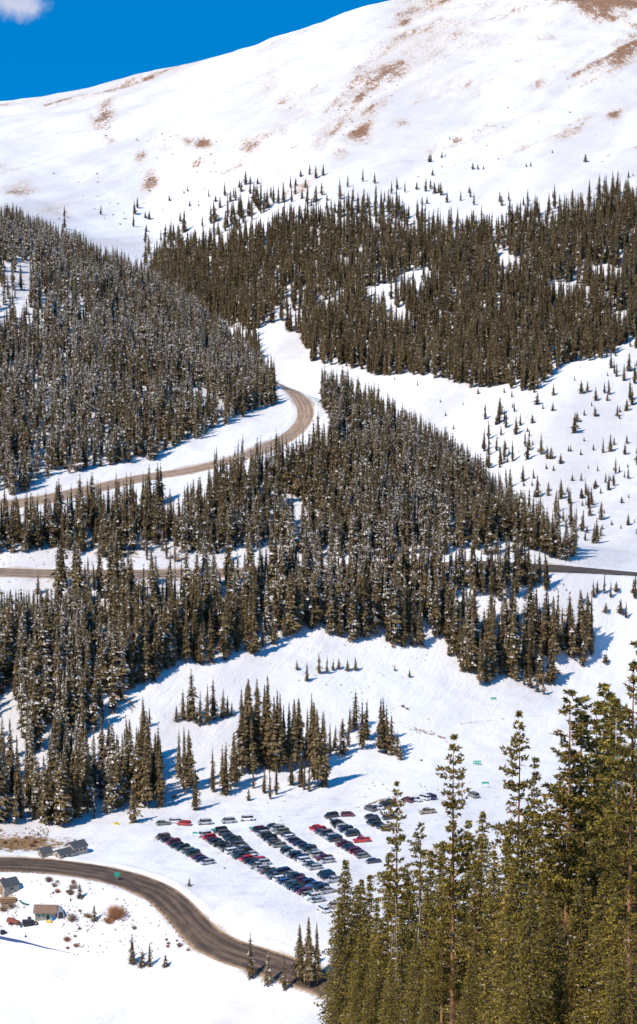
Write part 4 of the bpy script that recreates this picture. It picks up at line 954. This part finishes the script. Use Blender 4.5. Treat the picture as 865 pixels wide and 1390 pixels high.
p = at(61, 1160); sh = empty('storage_shed', p, R(30)); tag(sh, 'small low shed with dark grey roof left of the lodge', 'shed'); gable(sh, 3.4, 3.2, 1.2, 1.1); box_part('door', 'wood', sh, -1.77, -1.69, -.45, .45, -.2, 1.2)
p = at(11, 1209); ba = empty('barn', p, R(38)); tag(ba, 'brown fronted barn with grey roof below the road at the left picture edge', 'barn'); gable(ba, 5.2, 4.4, 2.2, 1.6, wallm='wall_white')
box_part('door', 'wood', ba, -2.68, -2.59, -1.2, 1.2, -.6, 2.1); box_part('window', 'pane', ba, -.4, .6, -2.27, -2.19, .8, 1.5)
p = at(62, 1246); hu = empty('ski_hut', p, R(-3)); tag(hu, 'small pale hut with brown gable roof and green posts', 'hut'); gable(hu, 6.0, 4.6, 2.0, 1.5, 0, 1.3, 0, 'roof_brown', over=.5)
for x in (-2.4, -1.1, .2, 1.5): box_part('post', 'trim', hu, x-.09, x+.09, -1.75, -1.57, -.3, 1.75)
box_part('beam', 'trim', hu, -2.9, 2.9, -1.72, -1.58, 1.5, 1.62)
box_part('door', 'dark', hu, .4, 1.3, -1.07, -.99, -.1, 1.75)
for x in (-1.8, -.5): f_ = box_part('window', 'pane', hu, x-.35, x+.35, -1.06, -.99, .7, 1.4); box_part('frame', 'whitepaint', f_, x-.42, x+.42, -1.04, -1.002, .62, .7)
# things round the hut
def thing_box(nm, px, py, l, cat, rz=0, grp=None):
    p = at(px, py); o = empty(nm, p, R(rz)); return tag(o, l, cat, grp)
t = thing_box('fuel_drum', 72, 1249, 'bright blue drum standing before the brown roofed hut', 'drum')
b = MB(); b.bar((0, 0, 0), (0, 0, 1.1), .45, .45, 14); b.bar((0, 0, .35), (0, 0, .4), .475, .475, 14); b.bar((0, 0, .75), (0, 0, .8), .475, .475, 14); b.build('shell', M['bluep'], t, .01); b = MB(); b.bar((0, 0, 1.1), (0, 0, 1.14), .4, .36, 14); b.build('lid', M['dark'], t)
t = thing_box('snow_sled', 67, 1252, 'yellow plastic sled on the snow before the hut', 'sled', -20)
b = MB(); b.prism([(-.9, .1), (.7, .1), (.95, .5), (.9, .52), (.66, .17), (-.9, .17)], -.4, .4); b.build('hull', M['yellow'], t, .02)
b = MB(); b.quadbox(-.9, .7, -.42, -.36, .1, .4); b.quadbox(-.9, .7, .36, .42, .1, .4); b.build('side_rim', M['yellow'], t)
t = thing_box('canopy_shelter', 82, 1243, 'grey rounded fabric shelter attached beside the hut', 'shelter', 10)
b = MB(); b.prism([(1.1*math.cos(R(a)), 2.6*math.sin(R(a))) for a in range(0, 181, 20)], -1.8, 1.8); b.build('cover', M['greym'], t); box_part('opening', 'dark', t, -.6, .6, -1.83, -1.79, 0, 1.6)
t = thing_box('utility_trailer', 18, 1254, 'rusty red low trailer left of the black machine', 'trailer', -14)
b = MB(); b.prism([(-1.7, .5), (1.6, .35), (1.9, .7), (-.4, 1.6), (-1.7, 1.7)], -.8, .8); b.build('tub', M['rust'], t, .03)
for sy in (-1, 1):
    b = MB(); b.bar((-.3, sy*.82, .35), (-.3, sy*1.0, .35), .36, .36, 12); b.build('wheel', M['tyre'], t)
b = MB(); b.bar((1.5, 0, .5), (3, 0, .4), .06, .05, 5); b.build('drawbar', M['dark'], t)
t = thing_box('snow_groomer', 38, 1255, 'black tracked snow machine parked left of the hut', 'snow machine', 8)
b = MB(); b.prism([(-1.6, .7), (1.7, .7), (1.8, 1.2), (.2, 1.35), (-1.6, 1.4)], -.8, .8); b.build('body', M['dark'], t, .05)
b = MB(); b.prism([(-.2, 1.3), (1.2, 1.25), (1.0, 2.2), (0, 2.2)], -.65, .65); b.build('cab', M['pane'], t, .04)
for sy in (-1, 1):
    b = MB(); b.prism([(-1.7, .35), (-1.3, 0), (1.4, 0), (1.8, .4), (1.4, .75), (-1.4, .75)], sy*.95-.28, sy*.95+.28); b.build('track', M['tyre'], t, .04)
b = MB(); b.quadbox(-2.6, -2.45, -1.4, 1.4, .1, 1.1); b.bar((-2.5, 0, .6), (-1.5, 0, .8), .1, .1, 5); b.build('blade', M['dark'], t)
t = thing_box('spare_wheel', 49, 1256, 'large black wheel lying upright beside the snow machine', 'wheel')
b = MB(); b.bar((0, -.15, .6), (0, .2, .6), .62, .62, 16); b.build('tyre', M['tyre'], t, .03); b = MB(); b.bar((0, -.17, .6), (0, -.14, .6), .3, .3, 12); b.build('rim', M['rim'], t)
t = thing_box('ski_chute', 33, 1228, 'green curved plastic chute lying on the snow left of the hut', 'chute', -25)
b = MB()
for k in range(6):
    x0 = -1.5+k*.5; z0 = 1.2*((5-k)/6)**2; z1 = 1.2*((4-k)/6)**2; b.hexa([(x0, -.3, z0+.1), (x0+.5, -.3, z1+.1), (x0+.5, .3, z1+.1), (x0, .3, z0+.1), (x0, -.34, z0+.35), (x0+.5, -.34, z1+.35), (x0+.5, .34, z1+.35), (x0, .34, z0+.35)])
b.build('channel', M['trim'], t)
t = thing_box('tool_machine', 4, 1268, 'dark small machine with arms at the left picture edge', 'machine', 20)
b = MB(); b.prism([(-.8, .2), (.9, .2), (.7, 1.1), (-.6, 1.3)], -.5, .5); b.build('body', M['dark'], t, .04); b = MB(); b.bar((.5, 0, .8), (2, .1, .3), .08, .06, 5); b.bar((-.2, 0, 1.2), (0, 0, 2.4), .06, .05, 5); b.build('boom', M['dark'], t)
t = thing_box('marker_post', 35, 1272, 'short dark post with blue base on the snow below the snow machine', 'post')
b = MB(); b.bar((0, 0, 0), (0, 0, 1.9), .05, .05, 6); b.build('pole', M['dark'], t); b = MB(); b.bar((0, 0, 0), (0, 0, .5), .32, .25, 10); b.build('base', M['blue_shade_base'], t)
# woodpile of logs: each end of the heap is a log pile thing
t = thing_box('log_pile', 12, 1224, 'heap of brown logs stacked on the snow behind the trailer', 'log pile', 6); rl = random.Random(4)
for k in range(16):
    b = MB(); row = k % 6; lay = k//6; y_ = (row-2.5)*.5+lay*.25; a = rl.uniform(-.08, .08); b.bar((-2.4+rl.uniform(-.4, .2), y_, .25+lay*.42), (2.2+rl.uniform(-.3, .5), y_+a, .25+lay*.42), .23, .19, 7); b.build('log', M['wood'], t)
# upright dark blue strip, painting in a tapering shadow line on the snow
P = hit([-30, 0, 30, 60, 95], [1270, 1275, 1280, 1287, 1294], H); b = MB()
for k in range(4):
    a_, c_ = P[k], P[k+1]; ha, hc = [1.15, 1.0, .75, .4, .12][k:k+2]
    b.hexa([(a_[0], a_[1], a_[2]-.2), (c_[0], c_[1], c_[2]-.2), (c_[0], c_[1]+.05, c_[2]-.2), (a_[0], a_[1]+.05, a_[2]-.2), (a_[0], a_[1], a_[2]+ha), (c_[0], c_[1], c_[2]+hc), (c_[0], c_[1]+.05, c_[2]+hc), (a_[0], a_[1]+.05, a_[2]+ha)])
tag(b.build('shadow_strip', M['blue_shade_base']), 'dark blue strip standing in for a shadow, tapering into the snow at lower left', 'fence')
# low green row boards, road sign, tall signs
def sign(px, py, w, h, zb, l, rz=0, two=True, arrows=0, g='green boards on posts'):
    p = at(px, py); o = empty('green_sign', p, R(rz)); tag(o, l, 'sign', g)
    b = MB(); b.quadbox(-w/2, w/2, -.04, .02, zb, zb+h); pl = b.build('panel', M['green'], o)
    for x in ((-w*.42, w*.42) if two else (0,)):
        b = MB(); b.quadbox(x-.05, x+.05, .025, .12, -.3, zb+h*.7); b.build('post', M['steel'], o)
    if arrows:
        b = MB()
        for k in range(3):
            x = (-.34+.34*k)*w; b.quadbox(x-.07*w, x-.02*w, -.052, -.043, zb+h*.22, zb+h*.8); b.quadbox(x+.03*w, x+.08*w, -.052, -.043, zb+h*.22, zb+h*.8); b.quadbox(x-.015*w, x+.025*w, -.052, -.043, zb+h*.42, zb+h*.6)
        b.build('lettering', M['whitepaint'], pl)
sign(648, 1039, 2.7, 1.2, .5, 'green sign with white lettering on the open snow right of the tall spire', arrows=1)
sign(659, 1070, 2.4, .6, 1.6, 'thin green board on two posts beside the olive utility car')
sign(670, 951, 2.1, .6, .6, 'small green board highest on the open snow slope')
sign(159, 1197, 1.5, 1.3, 1.6, 'square green road sign on one pole at the road edge', two=False)
sign(265, 1136, 1.6, .5, 1.1, 'small green row board left of the second row', g='green row boards at the heads of car rows')
sign(290, 1132, 1.6, .5, 1.2, 'small green row board above the second row', g='green row boards at the heads of car rows')
sign(341, 1129, 1.3, .6, 1.0, 'small green row board at the head of the third row', g='green row boards at the heads of car rows')
# guard posts on the lower verge
pts = hit([2, 9, 16, 23, 30, 37, 44, 51, 58], [1183.5, 1184, 1184, 1184.5, 1185, 1185, 1185.5, 1186, 1186.5], H)
for k, p in enumerate(pts):
    b = MB(); b.bar((0, 0, -.3), (0, 0, .85), .12, .11, 7); o = b.build('guard_post', M['wood']); o.location = p
    tag(o, '%s dark guard post from the left on the road verge above the barn' % ordn(k), 'post', 'guard posts on the road verge')
pts = hit([205, 211, 217, 222, 227, 231, 235, 239, 243], [1226, 1231, 1236.5, 1242, 1248, 1254, 1260, 1266, 1272], H)
for k, p in enumerate(pts):
    b = MB(); b.bar((0, 0, -.3), (0, 0, 1.0), .13, .12, 7); o = b.build('guard_post', M['wood']); o.location = p
    tag(o, '%s wooden post from the top along the inner edge of the lower road bend' % ordn(k), 'post', 'posts along the lower road bend')
# yellow pole marker and lamp-free posts by the lot
p = at(158, 1119); o = empty('crate', p, .3); tag(o, 'small yellow crate on the snow beside the left stand', 'crate'); box_part('body', 'yellow', o, -.7, .7, -.4, .4, -.1, .55, .04); box_part('lid', 'yellow', o, -.74, .74, -.44, .44, .56, .62)
p = at(209, 1143); o = empty('wooden_gate', p, R(65)); tag(o, 'grey rail fence at the corner of the leftmost car row', 'fence')
for k in range(4): b = MB(); b.bar((k*2.6, 0, -.3), (k*2.6, 0, 1.2), .09, .08, 6); b.build('post', M['steel'], o)
for z in (.5, .95): b = MB(); b.bar((0, -.06, z), (7.8, -.06, z), .05, .05, 5); b.build('rail', M['steel'], o)

# ------------------------------------------------------------------ light and sky
SUN_EL, SUN_AZ = R(49), math.atan2(-.85, -.8)       # the sun stands left of and behind the camera
d = Vector((math.cos(SUN_EL)*math.cos(SUN_AZ), math.cos(SUN_EL)*math.sin(SUN_AZ), math.sin(SUN_EL)))
sl = bpy.data.lights.new('sun', 'SUN'); sl.energy = 5.0; sl.angle = R(.53); sl.color = (1, .935, .86)
so = bpy.data.objects.new('sun', sl); COL.objects.link(so); so.rotation_euler = d.to_track_quat('Z', 'Y').to_euler()
w = bpy.data.worlds.new('World'); sc.world = w; w.use_nodes = True; nt = w.node_tree
bg = nt.nodes['Background']; sky = nt.nodes.new('ShaderNodeTexSky'); sky.sky_type = 'NISHITA'; sky.sun_disc = False
sky.sun_elevation = SUN_EL; sky.sun_rotation = math.pi/2-SUN_AZ; sky.altitude = 3500; sky.air_density = 1.0; sky.dust_density = 0.0; sky.ozone_density = 3.0
geo = nt.nodes.new('ShaderNodeTexCoord'); mp = nt.nodes.new('ShaderNodeMapping'); mp.vector_type = 'POINT'
mp.inputs['Location'].default_value = (0, 0, .5)          # look the deep blue of the upper sky up towards the horizon
nt.links.new(geo.outputs['Generated'], mp.inputs['Vector']); nt.links.new(mp.outputs['Vector'], sky.inputs['Vector'])
hs = nt.nodes.new('ShaderNodeHueSaturation'); hs.inputs['Saturation'].default_value = 1.5; hs.inputs['Value'].default_value = 1.95; hs.inputs['Hue'].default_value = .492
nt.links.new(sky.outputs['Color'], hs.inputs['Color'])
# small cloud, in sky directions
cx, cz = unproj(22, 8, 1.0); cd = Vector((cx, 1, cz)).normalized()
nz = nt.nodes.new('ShaderNodeTexNoise'); nz.inputs['Scale'].default_value = 130; nz.inputs['Detail'].default_value = 7; nt.links.new(geo.outputs['Generated'], nz.inputs['Vector'])
df = nt.nodes.new('ShaderNodeVectorMath'); df.operation = 'SUBTRACT'; df.inputs[1].default_value = cd; nt.links.new(geo.outputs['Generated'], df.inputs[0])
scv = nt.nodes.new('ShaderNodeVectorMath'); scv.operation = 'MULTIPLY'; scv.inputs[1].default_value = (70, 70, 160); nt.links.new(df.outputs[0], scv.inputs[0])
ln = nt.nodes.new('ShaderNodeVectorMath'); ln.operation = 'LENGTH'; nt.links.new(scv.outputs[0], ln.inputs[0])
cf = ss_n(nt, math_n(nt, 'SUBTRACT', math_n(nt, 'ADD', math_n(nt, 'MULTIPLY', nz.outputs['Fac'], 1.6), .25), ln.outputs['Value']), 0.0, .9)
cl = mix_n(nt, math_n(nt, 'MULTIPLY', cf, .8), hs.outputs['Color'], (5.0, 5.0, 5.9))
nt.links.new(cl, bg.inputs['Color']); bg.inputs['Strength'].default_value = .15

# ------------------------------------------------------------------ camera
cam = bpy.data.cameras.new('camera'); co = bpy.data.objects.new('camera', cam); COL.objects.link(co)
co.location = (0, 0, 0); co.rotation_euler = (math.pi/2-PITCH, 0, 0)
cam.sensor_fit = 'VERTICAL'; cam.sensor_height = 36; cam.lens = F/H0*36; cam.clip_start = 1; cam.clip_end = 30000
sc.camera = co
sc.view_settings.view_transform = 'Standard'; sc.view_settings.look = 'None'; sc.view_settings.exposure = -.02; sc.view_settings.gamma = 1
sc.cycles.max_bounces = 4; sc.cycles.diffuse_bounces = 3; sc.cycles.use_denoising = True
